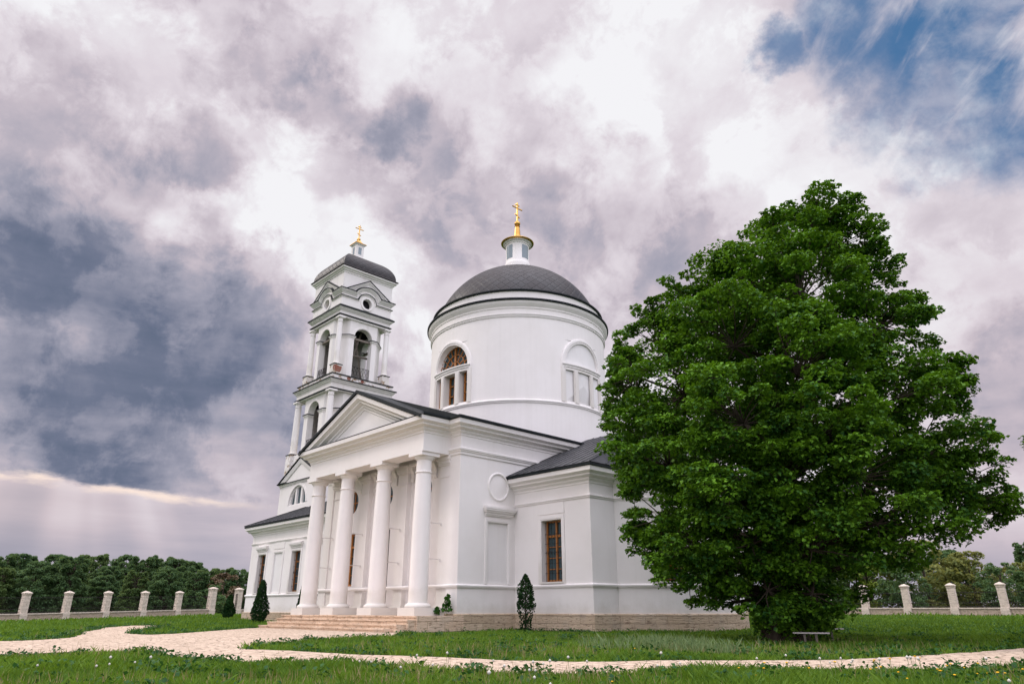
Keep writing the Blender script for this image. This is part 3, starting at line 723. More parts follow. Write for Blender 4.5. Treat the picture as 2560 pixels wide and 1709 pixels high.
for x in BAYS:                                                       # scroll brackets beside the pilasters
    for sx in (-1, 1):
        cn = MB(); xx = x + sx * .92
        cn.grid([[(xx + w, YB - .02 - d, z) for d, z in ((0, 6.75), (.07, 6.78), (.09, 6.9), (.06, 7.0), (.08, 7.2), (.20, 7.38), (.24, 7.45), (.24, 7.52), (0, 7.53))] for w in (-.11, .11)])
        for w in (-.11, .11): cn.face([(xx + w, YB - .02 - d, z) for d, z in ((0, 6.75), (.07, 6.78), (.09, 6.9), (.06, 7.0), (.08, 7.2), (.20, 7.38), (.24, 7.45), (.24, 7.52), (0, 7.53))])
        cn.build('bracket', 'plaster', church)
    cn = MB(); cn.box(x - 1.2, x + 1.2, YB - .30, YB + .0, 7.532, 7.66); cn.build('porch_lintel', 'plaster', church)
rod = None
for x in COLX:
    for z in (4.53, 2.97):
        if rod is None:
            t = MB(); t.tube((x, YCOL + .3, z), (x, YB - .24, z), .018, .018, 6); t.tube((x, YB - .27, z), (x, YB - .27, z - .10), .018, .018, 6)
            rod = t.build('tie_rod', 'white_rod', church, loc=(x, YCOL, z))
        else:
            c = copy_tree(rod, church); c.location = (x - XC, YCOL - YC, z)
st = MB()
for i, (y, z, xl, xr) in enumerate(((16.60, .15, -36.1, -24.85), (17.00, .31, -36.0, -24.55), (17.40, .47, -35.85, -24.40), (17.80, PLZ, -36.2, -24.31))):
    # each course is split into slabs with slightly uneven fronts
    x = xl
    while x < xr - .01:
        w = min(random.uniform(.8, 1.7), xr - x); w = xr - x if xr - x - w < .5 else w
        j = random.uniform(-.03, .03); dz = random.uniform(-.012, .006)
        st.box(x + .003, x + w - .003, y + j - .035, y + j + .12, z + dz - .002 * i - .055, z + dz - .002 * i + .004)
        st.box(x + .004, x + w - .004, y + j, YB + .05 - .01 * i, -.4 - .01 * i, z + dz - .002 * i)
        x += w
st.build('steps', 'step_stone', church)

# ---- east side of the tall arm: medallion and blind window
mb = MB(); c0 = (22.27, 6.30)
circ = lambda r, n=40: [(c0[0] + r * math.cos(2 * math.pi * i / n), c0[1] + r * math.sin(2 * math.pi * i / n)) for i in range(n)]
mb.trim(circ(.58), [(0.0, -.02), (0, .05), (-.05, .065), (-.09, .03), (-.11, .0)], E_(XS1), closed=True)
mb.build('medallion', 'plaster', church)
bw = MB(); f = E_(XS1); y0, y1 = 22.25 - .64, 22.25 + .64
bw.trim([(y0, 1.92), (y0, 4.63), (y1, 4.63), (y1, 1.92)], [(0, 0), (0, .03), (.06, .045), (.16, .045), (.17, 0)], f)
def fbox(m, fm, u0, u1, z0, z1, d0, d1):
    P = [fm(u, z, d) for z in (z0, z1) for u, d in ((u0, d0), (u1, d0), (u1, d1), (u0, d1))]
    i = len(m.v); m.v += [tuple(p) for p in P]
    for q in ((3, 2, 1, 0), (4, 5, 6, 7), (0, 1, 5, 4), (1, 2, 6, 5), (2, 3, 7, 6), (3, 0, 4, 7)): m.f.append(tuple(i + k for k in q)); m.m.append(0)
def shelf(m, fm, uc, hw, z):
    for a, z0, z1, d in ((-.06, -.36, -.30, .06), (-.04, -.30, -.20, .10), (.02, -.20, -.12, .16), (.06, -.12, -.04, .21), (.08, -.04, .05, .23)):
        fbox(m, fm, uc - hw - a, uc + hw + a, z + z0, z + z1, .002, -d)
    m.face([fm(uc - hw - .08, z + .05, -.23), fm(uc + hw + .08, z + .05, -.23), fm(uc + hw + .05, z + .09, 0), fm(uc - hw - .05, z + .09, 0)])
shelf(bw, f, 22.3, .88, 5.27)
bw.build('blind_window', 'plaster', church)

# ---- rectangular windows: wooden casement, glass, iron grille, plaster surround
def window_unit(width, z0, z1, depth, grille=True, style='panel'):
    """local: x right, y inwards, z up, origin at the sill centre on the wall face"""
    w = width / 2; h = z1 - z0; out = {}
    g = MB(); g.box(-w, w, depth - .02, depth + .01, 0, h); out['pane'] = (g, 'glass')
    fr = MB(); y0_, y1_ = depth - .10, depth - .022
    for a, b_ in ((-w, -w + .09), (w - .09, w), (-.045, .045)): fr.box(a, b_, y0_, y1_, 0, h)
    for z, t in ((0, .10), (h * .275 + h * .45, .10), (h - .08, .08)): fr.box(-w + .091, w - .091, y0_ - .004, y1_, z, z + t)
    for zf in (.20, .38, .56): fr.box(-w + .092, w - .092, y0_ + .02, y1_ - .01, h * zf, h * zf + .035)
    out['frame'] = (fr, 'window_wood')
    if grille:
        ir = MB(); yy = depth * .48; n = 7
        for i in range(n): 
            x_ = -w + .07 + (width - .14) * i / (n - 1); ir.tube((x_, yy, .03), (x_, yy, h - .03), .010, seg=5)
        for zf in (.14, .30, .47, .62, .78): ir.tube((-w - .0, yy + .012, h * zf), (w + .0, yy + .012, h * zf), .010, seg=5)
        for i in range(5):                                          # scrolls at mid height
            cx_ = -w + .2 + (width - .4) * i / 4
            for s_ in (-1, 1):
                pts = [(cx_ + s_ * .05 * math.cos(a) + s_ * .04, yy - .012, h * .47 + .07 * math.sin(a)) for a in np.linspace(0, 5.2, 9)]
                for p, q in zip(pts, pts[1:]): ir.tube(p, q, .008, seg=4)
        out['grille'] = (ir, 'iron')
    if style:
        su = MB(); fm = lambda u, z, d: (u, d, z)
        su.trim([(-w, -.10), (-w, h), (w, h), (w, -.10)], [(0, 0), (0, .028), (.05, .032), (.055, .05), (.19, .05), (.195, 0)], fm)
        fbox(su, fm, -w - .03, w + .03, -.07, .0, .3, -.07)
        if style == 'panel': fbox(su, fm, -w - .22, w + .2, h + .27, h + .74, .002, -.035)
        else: shelf(su, fm, 0, w + .16, h + .52)
        out['surround'] = (su, 'plaster')
    return out
def put_window(name, unit, loc, rotz, label=None):
    g = unit['pane'][0]
    def lay(m): 
        mm = MB(); mm.f = m.f; mm.m = m.m; mm.uv = m.uv; c_, s_ = math.cos(rotz), math.sin(rotz)
        mm.v = [(loc[0] + x * c_ - y * s_, loc[1] + x * s_ + y * c_, loc[2] + z) for x, y, z in m.v]; return mm
    root = lay(unit['frame'][0]).build(name, 'window_wood', church, loc=loc, label=label)
    for k_ in unit:
        if k_ != 'frame': lay(unit[k_][0]).build({'pane': 'pane', 'grille': 'grille', 'surround': 'surround'}[k_], unit[k_][1], root, loc=loc)
    return root
ue = window_unit(1.24, WZ0, 4.65, .42, True, 'panel'); uw = window_unit(1.28, WZ0, WZ1, .40, True, 'shelf'); up = window_unit(2 * BW, WZ0, WZ1, .26, False, None)
put_window('window', ue, (-22.03, YA0, WZ0), 0)
th = -0.62; put_window('window', window_unit(1.2, WZ0, 4.65, .42, True, 'panel'), (AC[0] + AR * math.cos(th), AC[1] + AR * math.sin(th), WZ0), th + math.pi / 2)
for x in WWIN: put_window('window', uw, (x, YA0, WZ0), 0)
for x in (BAYS[0], BAYS[2]): put_window('window', up, (x, YB, WZ0), 0)
for x in (-48.98, -41.0):                                           # blank panels of the west arm
    bp = MB()
    bp.trim([(x - .64, 1.92), (x - .64, WZ1), (x + .64, WZ1), (x + .64, 1.92)], [(0, 0), (0, .028), (.05, .032), (.055, .05), (.17, .05), (.175, 0)], S_(YA0))
    fbox(bp, S_(YA0), x - .8, x + .8, 4.95, 5.40, .002, -.035)
    bp.build('blind_window', 'plaster', church)
# door and round lights of the porch
dr = MB(); x = BAYS[1]
for a, b_ in ((-BW, -BW + .08), (BW - .08, BW), (-.04, .04)): dr.box(x + a, x + b_, YB + .16, YB + .24, PLZ, 4.67)
for z in (PLZ, 1.6, 2.9, 3.7, 4.59): dr.box(x - BW + .081, x + BW - .081, YB + .165, YB + .235, z, z + .08)
door = dr.build('door', 'iron', church, loc=(x, YB, PLZ))
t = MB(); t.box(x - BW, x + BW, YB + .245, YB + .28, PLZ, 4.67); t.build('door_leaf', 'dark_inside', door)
t = MB()
for i in range(9): t.tube((x - BW + .1 + i * .115, YB + .12, PLZ + .05), (x - BW + .1 + i * .115, YB + .12, 4.6), .012, seg=5)
t.build('grille', 'iron', door)
for x in BAYS:
    m = MB(); fm = S_(YB + .22)
    ring = lambda r, n=32: [(x + r * math.cos(2 * math.pi * i / n), 6.35 + r * math.sin(2 * math.pi * i / n)) for i in range(n)]
    m.trim(ring(.54), [(0, 0), (0, .06), (-.08, .06), (-.08, 0)], fm, closed=True)
    m.box(x - .03, x + .03, YB + .17, YB + .215, 5.80, 6.90); m.box(x - .55, x + .55, YB + .172, YB + .213, 6.32, 6.38)
    rw = m.build('round_window', 'window_wood', church, loc=(x, YB, 6.35))
    g = MB(); g.face([(p[0], YB + .225, p[1]) for p in ring(.62)]); g.build('pane', 'glass', rw)

# ================================================================ DRUM AND DOME
RD = 5.60
def dm(a0): return lambda u, z, d: (XC + (RD - d) * math.sin(a0 + u / RD), YC - (RD - d) * math.cos(a0 + u / RD), z)   # a0 = 0 faces south
db = MB(); q = math.pi / 4 * RD
SP = 14.10; HW = 1.45
for i in range(4):
    real = i in (0, 2)
    db.panel(-q, q, 8.6, 17.0, [('arch', 0, HW, 11.86, SP)], dm(i * math.pi / 2), .72 if real else .06, usub=.3, back=None if real else 1)
drum = db.build('drum', ['plaster', 'plaster_blind'], church)
dc = MB(); dc.lathe([(RD - .01, 11.55), (RD + .045, 11.56), (RD + .05, 11.63), (RD + .085, 11.64), (RD + .09, 11.70), (RD + .01, 11.76), (RD - .01, 11.76)], (XC, YC), 128); dc.build('drum_string_course', 'plaster', drum, smooth=30)
dc = MB(); dc.lathe([(RD - .01, 16.72), (RD + .05, 16.73), (RD + .055, 16.82), (RD + .095, 16.84), (RD + .10, 16.92), (RD + .03, 16.96), (RD + .03, 17.22), (RD + .07, 17.24), (RD + .08, 17.33), (RD + .19, 17.47), (RD + .25, 17.55), (RD + .27, 17.66), (RD - .05, 17.67)], (XC, YC), 128); dc.build('drum_cornice', 'plaster', drum, smooth=30)
dc = MB(); dc.lathe([(5.50, 17.66), (5.50, 18.40), (5.40, 18.41)], (XC, YC), 128)
dc.build('drum_attic', 'plaster', drum, smooth=30)
dg = MB()
dg.lathe([(RD + .10, 17.66), (RD + .31, 17.66), (RD + .35, 17.70), (RD + .35, 17.79), (RD + .28, 17.81), (5.45, 17.90)], (XC, YC), 128); dg.build('drum_gutter', 'gutter_metal', drum, smooth=30); dg = MB()
dg.lathe([(5.40, 18.40), (5.58, 18.40), (5.62, 18.44), (5.62, 18.50), (5.55, 18.53), (5.22, 18.60)], (XC, YC), 128)
dg.build('drum_gutter', 'gutter_metal', drum, smooth=30)
# window dressings
for i in range(4):
    real = i in (0, 2); f = dm(i * math.pi / 2); m = MB()
    NP = 28
    arch = [(-HW, 11.78), (-HW, 12.6), (-HW, 13.4), (-HW, SP)] + [(-HW * math.cos(math.pi * k / NP), SP + HW * math.sin(math.pi * k / NP)) for k in range(1, NP)] + [(HW, SP), (HW, 13.4), (HW, 12.6), (HW, 11.78)]
    m.trim(arch, [(0, -.02), (0, .035), (.10, .035), (.11, .07), (.24, .07), (.27, .04), (.29, .04), (.30, 0)], f)
    dp = .45 if real else .05
    us = np.linspace(-HW - .22, HW + .22, 15)
    rows = [[f(u, z, -o_) for u in us] for o_, z in ((-dp, 13.72), (.03, 13.72), (.03, 13.86), (.07, 13.88), (.07, 13.96), (.13, 14.02), (.13, 14.09), (-dp, 14.14))]
    m.grid(rows); m.face([r[0] for r in rows]); m.face([r[-1] for r in rows])
    for uc in (-.68, .68):
        for w_, o_ in ((.17, .02), (.11, .05)):
            fbox(m, f, uc - w_, uc + w_, 11.80, 13.73, dp, -o_ - (.0))
    fbox(m, f, -HW + .002, HW - .002, 11.66, 11.858, dp, -.02)
    w = m.build('arched_window' if real else 'blind_arched_window', 'plaster', church, loc=f(0, 12.8, 0))
    if real:
        g = MB(); dpt = RD - .47; sgn = 1
        c_, s_ = math.cos(i * math.pi / 2), math.sin(i * math.pi / 2)
        def loc_(x, y, z): return (XC + x * c_ + (dpt - y) * s_, YC + x * s_ - (dpt - y) * c_, z)
        g.face([loc_(-HW - .1, .03, 11.8), loc_(HW + .1, .03, 11.8), loc_(HW + .1, .03, 15.7), loc_(-HW - .1, .03, 15.7)])
        g.build('pane', 'glass', w)
        fr = MB()
        def bar(p, q, wd=.05, y0=.0, y1=-.08):
            p = Vector(p); q2 = Vector(q); n = Vector((-(q2 - p).y, (q2 - p).x)).normalized() * wd / 2
            a = [loc_(*(p + n).to_tuple(3)[:1], y, (p + n).y) for y in (y0, y1)]; 
            P = [(p + n, p - n, q2 - n, q2 + n)][0]
            V = [loc_(v.x, y, v.y) for y in (y0, y1) for v in P]; i0 = len(fr.v); fr.v += V
            for qq in ((0, 1, 2, 3), (7, 6, 5, 4), (0, 4, 5, 1), (1, 5, 6, 2), (2, 6, 7, 3), (3, 7, 4, 0)): fr.f.append(tuple(i0 + k for k in qq)); fr.m.append(0)
        zc = 14.16
        bar((0, zc), (0, zc + 1.40), .13, .03)
        for rr, wd in ((.46, .035), (.90, .035), (1.38, .05)):
            pts = [(rr * math.cos(a), zc + rr * math.sin(a)) for a in np.linspace(0, math.pi, 25)]
            for p, q_ in zip(pts, pts[1:]): bar(p, q_, wd)
        for kk in (1, 2, 4, 5):
            a = math.pi * kk / 6; bar((.46 * math.cos(a), zc + .46 * math.sin(a)), (.9 * math.cos(a), zc + .9 * math.sin(a)), .03)
        for kk in (1, 2, 3, 4, 6, 7, 8, 9):
            a = math.pi * kk / 10; bar((.9 * math.cos(a), zc + .9 * math.sin(a)), (1.36 * math.cos(a), zc + 1.36 * math.sin(a)), .03)
        bar((-1.4, zc + .03), (1.4, zc + .03), .07)
        for x0, x1 in ((-1.40, -.90), (-.46, .46), (.90, 1.40)):
            for xx in (x0 + .04, x1 - .04): bar((xx, 11.86), (xx, 13.72), .09)
            if x1 - x0 > .6: bar((0, 11.86), (0, 13.72), .06)
            for zz_ in (11.90, 12.52, 13.14, 13.68): bar((x0, zz_), (x1, zz_), .06, .005)
        fr.build('frame', 'window_wood', w)
# dome: a spherical cap in diamond shingles
dz0, dR = 16.76, 5.58
el = np.linspace(math.asin((18.56 - dz0) / dR), math.pi / 2 - .12, 26)
dd = MB(); NS = 96
dd.lathe([(dR * math.cos(a), dz0 + dR * math.sin(a)) for a in el], (XC, YC), NS, uv=(52, [(-math.log(math.tan(math.pi / 4 - a / 2 + .0001) + 1e-6)) * 52 / (2 * math.pi) for a in el]))
dome = dd.build('dome', 'shingle', church, smooth=60)
ln = MB()
ln.lathe([(1.02, 22.0), (1.02, 22.35), (.95, 22.40), (.95, 22.62), (.91, 22.66), (.91, 22.86), (.87, 22.95), (.80, 23.08), (.80, 24.36), (.84, 24.38), (.86, 24.46), (.95, 24.50), (1.0, 24.58), (.6, 24.6)], (XC, YC), 48)
lantern = ln.build('lantern', 'plaster', dome, smooth=35)
for kk in range(4):
    lg = MB(); a = kk * math.pi / 2 - math.pi / 2; w_ = .37
    pts = [(XC + .806 * math.cos(a + t), YC + .806 * math.sin(a + t)) for t in np.linspace(-w_, w_, 5)]
    lg.grid([[(px, py, z) for px, py in pts] for z in (23.22, 24.24)])
    lg.build('lantern_window', 'lantern_glass', dome)
lr = MB()
lr.lathe([(1.0, 24.57), (1.13, 24.60), (1.15, 24.64), (1.12, 24.68), (.75, 24.74), (.38, 24.86), (.26, 25.08), (.215, 25.40), (.18, 25.8), (.14, 26.02), (.19, 26.04), (.17, 26.07), (.10, 26.09)], (XC, YC), 48)
lr.lathe([(.001, 26.02)] + [(.215 * math.cos(a), 26.27 + .195 * math.sin(a)) for a in np.linspace(-1.35, 1.45, 14)] + [(.05, 26.50)], (XC, YC), 24)
lr.build('lantern_roof', 'gold', dome, smooth=40)
def cross_mesh(x, y, z0, h, m):
    w = h * .022
    def bx(y0, y1, z0_, z1_, t=w, sl=0):
        P = [(x + sx * t, yy, zz + sl * (yy - y)) for zz in (z0_, z1_) for sx, yy in ((-1, y0), (1, y0), (1, y1), (-1, y1))]
        i0 = len(m.v); m.v += P
        for q_ in ((3, 2, 1, 0), (4, 5, 6, 7), (0, 1, 5, 4), (1, 2, 6, 5), (2, 3, 7, 6), (3, 0, 4, 7)): m.f.append(tuple(i0 + k for k in q_)); m.m.append(0)
    bx(y - w * 1.25, y + w * 1.25, z0, z0 + h, w * 1.25)
    bx(y - h * .29, y + h * .29, z0 + h * .70, z0 + h * .70 + 2.3 * w)
    bx(y - h * .13, y + h * .13, z0 + h * .86, z0 + h * .86 + 2.1 * w)
    bx(y - h * .14, y + h * .14, z0 + h * .28, z0 + h * .28 + 2.1 * w, w, -.45)
    for yy, zz in ((y - h * .29, z0 + h * .70 + w), (y + h * .29, z0 + h * .70 + w), (y, z0 + h)):
        m.lathe([(.001, zz - w * 1.7), (w * 1.7, zz), (.001, zz + w * 1.7)], (x, yy), 8)
cx = MB(); cross_mesh(XC, YC, 26.45, 1.52, cx); cx.build('cross', 'gold', dome)

# ================================================================ BELL TOWER
XT, YT = -52.5, YC
def sq(h): return [(XT - h, YT - h), (XT + h, YT - h), (XT + h, YT + h), (XT - h, YT + h)]
def side(i, h):                                                    # i: 0 south 1 east 2 north 3 west
    c_, s_ = (1, 0, -1, 0)[i], (0, 1, 0, -1)[i]
    return lambda u, z, d: (XT + u * c_ + (h - d) * s_, YT + u * s_ - (h - d) * c_, z)
tw = MB()
# base block with a gable and a half-round light on each side
HB = 3.33
for i in range(4):
    f = side(i, HB)
    tw.panel(-HB, HB, -.3, 10.62, [('arch', -.05, 1.45, 8.72, 8.80)], f, .30)
    tw.face([f(-HB, 10.62, 0), f(HB, 10.62, 0), f(0, 12.45, .0)])
HA = 3.02
tw.sweep(sq(HA), [(0, 10.6), (0, 13.0), (-.6, 13.05)], m=1)
# belfry storeys: chamfered bodies with an arch on every side
def storey(h, fw, z0, z1, hw, spring, sill, imp):
    for i in range(4):
        f = side(i, h)
        tw.panel(-fw, fw, z0, z1, [('arch', 0, hw, sill, spring)], f, .55)
        a = f(fw, z0, 0); b2 = side((i + 1) % 4, h)(-fw, z0, 0)
        tw.face([a, b2, (b2[0], b2[1], z1), (a[0], a[1], z1)])
    oct_ = []
    for i in range(4): oct_ += [side(i, h)(-fw, 0, 0)[:2], side(i, h)(fw, 0, 0)[:2]]
    return oct_
o1 = storey(2.75, 1.62, 13.0, 17.82, .97, 16.42, 13.15, 16.3)
o2 = storey(2.40, 1.36, 19.2, 24.62, .89, 23.12, 19.3, 23.0)
# attic cube with round lights
for i in range(4): tw.panel(-2.55, 2.55, 25.4, 28.98, [('round', 0, .46, 26.44, 26.44)], side(i, 2.55), .35)
tower = tw.build('bell_tower', ['plaster_old', 'plaster_peeling'], church, loc=(XT, YT, 0))
TL = (XT, YT, 0)
for hh_, za, zb in ((1.9, 17.3, 17.7), (1.8, 24.3, 24.5), (2.0, 13.0, 13.12), (1.8, 19.2, 19.27), (2.1, 25.6, 27.6)):   # floors, ceilings and attic fill, inner shade put into near-black colour
    ins = MB(); ins.box(XT - hh_, XT + hh_, YT - hh_, YT + hh_, za, zb); ins.build('dark_inner_slab', 'dark_inside', tower, loc=TL)
for i in (0, 1, 2, 3):
    bm_ = MB(); fbox(bm_, side(i, 2.40), -.9, .9, 22.93, 23.10, .18, .36); bm_.build('timber_beam', 'old_beam', tower, loc=TL)
for p, q_ in (((XT + 1.5, YT - .9, 19.4), (XT + 1.1, YT + .5, 24.2)), ((XT + 1.2, YT + .9, 19.4), (XT + 1.2, YT - .3, 24.2)), ((XT - 1.2, YT - 1.4, 19.4), (XT + .6, YT - 1.2, 24.2)), ((XT + 1.6, YT - 1.3, 21.6), (XT + 1.6, YT + 1.3, 21.75)), ((XT - 1.3, YT - 1.5, 19.4), (XT - 1.3, YT + 1.2, 24.0))):
    bm_ = MB(); bm_.tube(p, q_, .10, .10, 4); bm_.build('timber_beam', 'old_beam', tower, loc=TL)
# imposts round the belfry bodies, broken at the arches
for oct_, z, h, fw, hw in ((o1, 16.25, 2.75, 1.62, .97), (o2, 23.0, 2.40, 1.36, .89)):
    for i in range(4):
        a = side(i, h); c_ = side((i + 1) % 4, h)
        pth = [a(hw, 0, .5)[:2], a(hw, 0, 0)[:2], a(fw, 0, 0)[:2], c_(-fw, 0, 0)[:2], c_(-hw, 0, 0)[:2], c_(-hw, 0, .5)[:2]]
        im = MB(); im.sweep(pth, [(0, z - .10), (.03, z - .09), (.035, z - .02), (.10, z + .05), (.11, z + .13), (0, z + .14)], closed=False); ob_ = im.build('impost', 'plaster_old', tower, loc=TL)
        run(pth, [(.0, z + .142), (.15, z + .145), (.15, z + .20), (0, z + .25)], 'flashing', 'gutter_metal', tower, TL)
    for i in range(4):                                              # archivolts
        zc_ = z + .17
        im = MB(); im.trim([(hw * math.cos(math.pi * (1 - k / 20)), zc_ - .0 + hw * math.sin(math.pi * (1 - k / 20))) for k in range(21)], [(0, 0), (0, .04), (.13, .04), (.15, 0)], side(i, h)); im.build('archivolt', 'plaster_old', tower, loc=TL)
# entablatures
class Pieces:
    """every sweep or trim becomes a part of its own"""
    def __init__(s, name, material): s.a = (name, material)
    def sweep(s, *a, **k): m_ = MB(); m_.sweep(*a, **k); m_.build(*s.a, tower, loc=TL)
    def trim(s, *a, **k): m_ = MB(); m_.trim(*a, **k); m_.build(*s.a, tower, loc=TL)
en = Pieces('tower_cornice', 'plaster_old'); fl = Pieces('flashing', 'gutter_metal'); le = Pieces('ledge', 'plaster_peeling')
en.sweep(sq(2.98), [(-.9, 17.80), (0, 17.80), (0, 17.90)]); en.sweep(sq(2.98), [(0, 17.96), (0, 18.36), (.04, 18.37), (.05, 18.43), (.13, 18.48), (.15, 18.56), (.22, 18.60), (.25, 18.70)])
fl.sweep(sq(2.98), [(0, 17.88), (.13, 17.89), (.13, 17.95), (0, 18.00)]); fl.sweep(sq(2.98), [(.2, 18.68), (.31, 18.68), (.31, 18.76), (-.1, 18.90)])
le.sweep(sq(2.98), [(.0, 18.80), (.0, 19.18)]); fl.sweep(sq(2.98), [(-.02, 19.16), (.07, 19.16), (.07, 19.24), (-.2, 19.30), (-1.2, 19.31)])
en.sweep(sq(2.54), [(-.9, 24.60), (0, 24.60), (0, 24.78)]); en.sweep(sq(2.54), [(0, 24.86), (0, 25.14), (.04, 25.15), (.05, 25.20), (.14, 25.25), (.16, 25.32), (.23, 25.36), (.25, 25.46)])
fl.sweep(sq(2.54), [(0, 24.76), (.14, 24.77), (.14, 24.83), (0, 24.88)]); fl.sweep(sq(2.54), [(.2, 25.44), (.32, 25.44), (.32, 25.54), (.0, 25.76)])
# gables of the base block
for i in range(4):
    f = side(i, HB)
    en.trim([(-HB, 10.42), (HB, 10.42)], [(0, 0), (0, .05), (.08, .08), (.12, .14), (.16, .14)], f, mitre=(-HB, HB))
    fl.trim([(-HB, 10.58), (HB, 10.58)], [(0, .0), (0, .19), (.06, .19), (.12, 0)], f, mitre=(-HB, HB))
    en.trim([(-HB - .12, 10.62), (0, 12.42), (HB + .12, 10.62)], [(-.34, 0), (-.34, .06), (-.22, .10), (-.16, .12), (-.0, .14), (0, 0)], f)
    fl.trim([(-HB - .25, 10.60), (0, 12.48), (HB + .25, 10.60)], [(0, -1.0), (0, .22), (.07, .22), (.07, -1.0)], f)
    # half-round light: three lights under an arch
    en.trim([(-.05 + 1.45 * math.cos(math.pi * (1 - k / 24)), 8.80 + 1.45 * math.sin(math.pi * (1 - k / 24))) for k in range(25)], [(0, 0), (0, .05), (.10, .05), (.12, .03), (.22, .03), (.22, 0)], f)
for i in range(4):
    f = side(i, HB); lw = MB(); lwg = MB()
    NP = 20
    pts = [(-.05 + 1.40 * math.cos(math.pi * k / NP), 8.80 + 1.40 * math.sin(math.pi * k / NP)) for k in range(NP + 1)]
    lwg.face([f(u, z, .24) for u, z in pts] + [f(-1.45, 8.72, .24), f(1.35, 8.72, .24)])
    lw.trim([(-.05 + 1.45 * math.cos(math.pi * (1 - k / NP)), 8.80 + 1.45 * math.sin(math.pi * (1 - k / NP))) for k in range(NP + 1)], [(0, -.3), (0, -.10), (-.13, -.10), (-.13, -.24)], f)
    for uc in (-.52, .42): fbox(lw, f, uc - .12, uc + .12, 8.74, 10.05, .24, .08)
    fbox(lw, f, -1.5, 1.4, 8.70, 8.78, .24, .04)
    lw.build('half_round_window', 'plaster_old', tower, loc=TL); lwg.build('half_round_pane', 'glass', tower, loc=TL)
# attic: mouldings that arch over the round lights, low pediments
at = Pieces('attic_moulding', 'plaster_old')
def arched(z, r, zc_, n=20):
    dx = math.sqrt(max(.01, r * r - (z - zc_) ** 2)); a0 = math.atan2(z - zc_, -dx); a1 = math.atan2(z - zc_, dx)
    return [(-2.55, z)] + [(r * math.cos(a0 + (a1 - a0) * k / n), zc_ + r * math.sin(a0 + (a1 - a0) * k / n)) for k in range(n + 1)] + [(2.55, z)]
for i in range(4):
    f = side(i, 2.55)
    at.trim([(.60 * math.cos(-2 * math.pi * k / 32), 26.44 + .60 * math.sin(-2 * math.pi * k / 32)) for k in range(32)], [(-.12, 0), (-.12, .07), (.06, .07), (.06, 0)], f, closed=True)
    p1 = arched(26.50, .84, 26.44); at.trim(p1, [(0, 0), (0, .05), (.06, .10), (.08, .10)], f, mitre=(-2.55, 2.55))
    fl.trim(p1, [(.07, .0), (.07, .14), (.12, .14), (.15, .0)], f, mitre=(-2.55, 2.55))
    p2 = arched(26.86, 1.14, 26.44); at.trim(p2, [(0, 0), (0, .05), (.06, .06), (.10, .12), (.16, .15), (.22, .22), (.28, .25), (.34, .26)], f, mitre=(-2.55, 2.55))
    fl.trim(p2, [(.33, .0), (.33, .31), (.40, .31), (.47, .0)], f, mitre=(-2.55, 2.55))
    p3 = [(-2.22, 27.24), (0, 28.62), (2.22, 27.24)]
    gm = MB(); gm.face([f(-2.2, 27.22, -.06), f(2.2, 27.22, -.06), f(0, 28.60, -.06)]); gm.build('attic_gable', 'plaster_old', tower, loc=TL)
    at.trim(p3, [(-.24, .06), (-.24, .10), (-.12, .14), (-.10, .20), (0, .22), (0, 0)], f)
    fl.trim([(-2.30, 27.23), (0, 28.66), (2.30, 27.23)], [(-.02, .0), (-.02, .27), (.05, .27), (.10, .0)], f)
at.sweep(sq(2.55), [(0, 28.86), (.05, 28.88), (.06, 28.98), (.16, 29.05), (.18, 29.13), (.30, 29.20), (.33, 29.34)])
# columns standing free in the cut corners
def tower_col(h0, r):
    m = MB(); m.lathe([(0, 0), (r * 1.42, 0), (r * 1.45, .05), (r * 1.38, .11), (r * 1.15, .15), (r * 1.06, .20), (r * 1.04, 1.0), (r, h0 * .5), (r * .92, h0 - .50), (r * 1.04, h0 - .49), (r * 1.06, h0 - .45), (r * .92, h0 - .43), (r * .90, h0 - .22), (r * 1.15, h0 - .14), (r * 1.2, h0 - .13)], seg=24)
    m.box(-r * 1.32, r * 1.32, -r * 1.32, r * 1.32, h0 - .13, h0); return m
for hh, zp, zc0, ztop, r, ph in ((2.80, 10.9, 13.20, 17.80, .275, .42), (2.38, 19.26, 20.22, 24.60, .232, .36)):
    c0_ = p0_ = None
    for i, (sx, sy) in enumerate(((1, -1), (1, 1), (-1, 1), (-1, -1))):
        x, y = XT + sx * hh, YT + sy * hh
        if c0_ is None:
            m = tower_col(ztop - zc0, r); m.v = [(a + x, b_ + y, c + zc0) for a, b_, c in m.v]
            c0_ = m.build('column', 'plaster_old', tower, loc=(x, y, zc0), smooth=35)
            p = MB(); p.box(x - ph, x + ph, y - ph, y + ph, zp, zc0 - .09); p0_ = p.build('pedestal', 'plaster_peeling', tower, loc=(x, y, zp))
            k_ = MB(); k_.box(x - ph - .05, x + ph + .05, y - ph - .05, y + ph + .05, zc0 - .09, zc0 - .04); k_.sweep([(x - ph, y - ph), (x + ph, y - ph), (x + ph, y + ph), (x - ph, y + ph)], [(.05, zc0 - .04), (-.15, zc0 + .01)]); k0_ = k_.build('pedestal_cap', 'gutter_metal', tower, loc=(x, y, zp))
        else:
            for o_, zz_ in ((c0_, zc0), (p0_, zp), (k0_, zp)):
                c = copy_tree(o_, tower); c.location = (x - XT, y - YT, zz_)
bk = None                                                           # bare brick where the plaster has come off
h_ = 2.38 + .36 + .008
def patch(f, pts, m): m = MB(); m.face([f(u, z, 0) for u, z in pts]); m.build('bare_brick', 'brick', tower, loc=TL)
patch(lambda u, z, d: (XT + h_, YT + u, z), [(-2.38 + a, 19.56 + b_) for a, b_ in ((-.34, .22), (-.30, .02), (-.16, -.08), (.05, -.12), (.22, -.10), (.30, .06), (.35, .30), (.34, .46), (.18, .42), (-.02, .46), (-.22, .50), (-.36, .47))], bk)
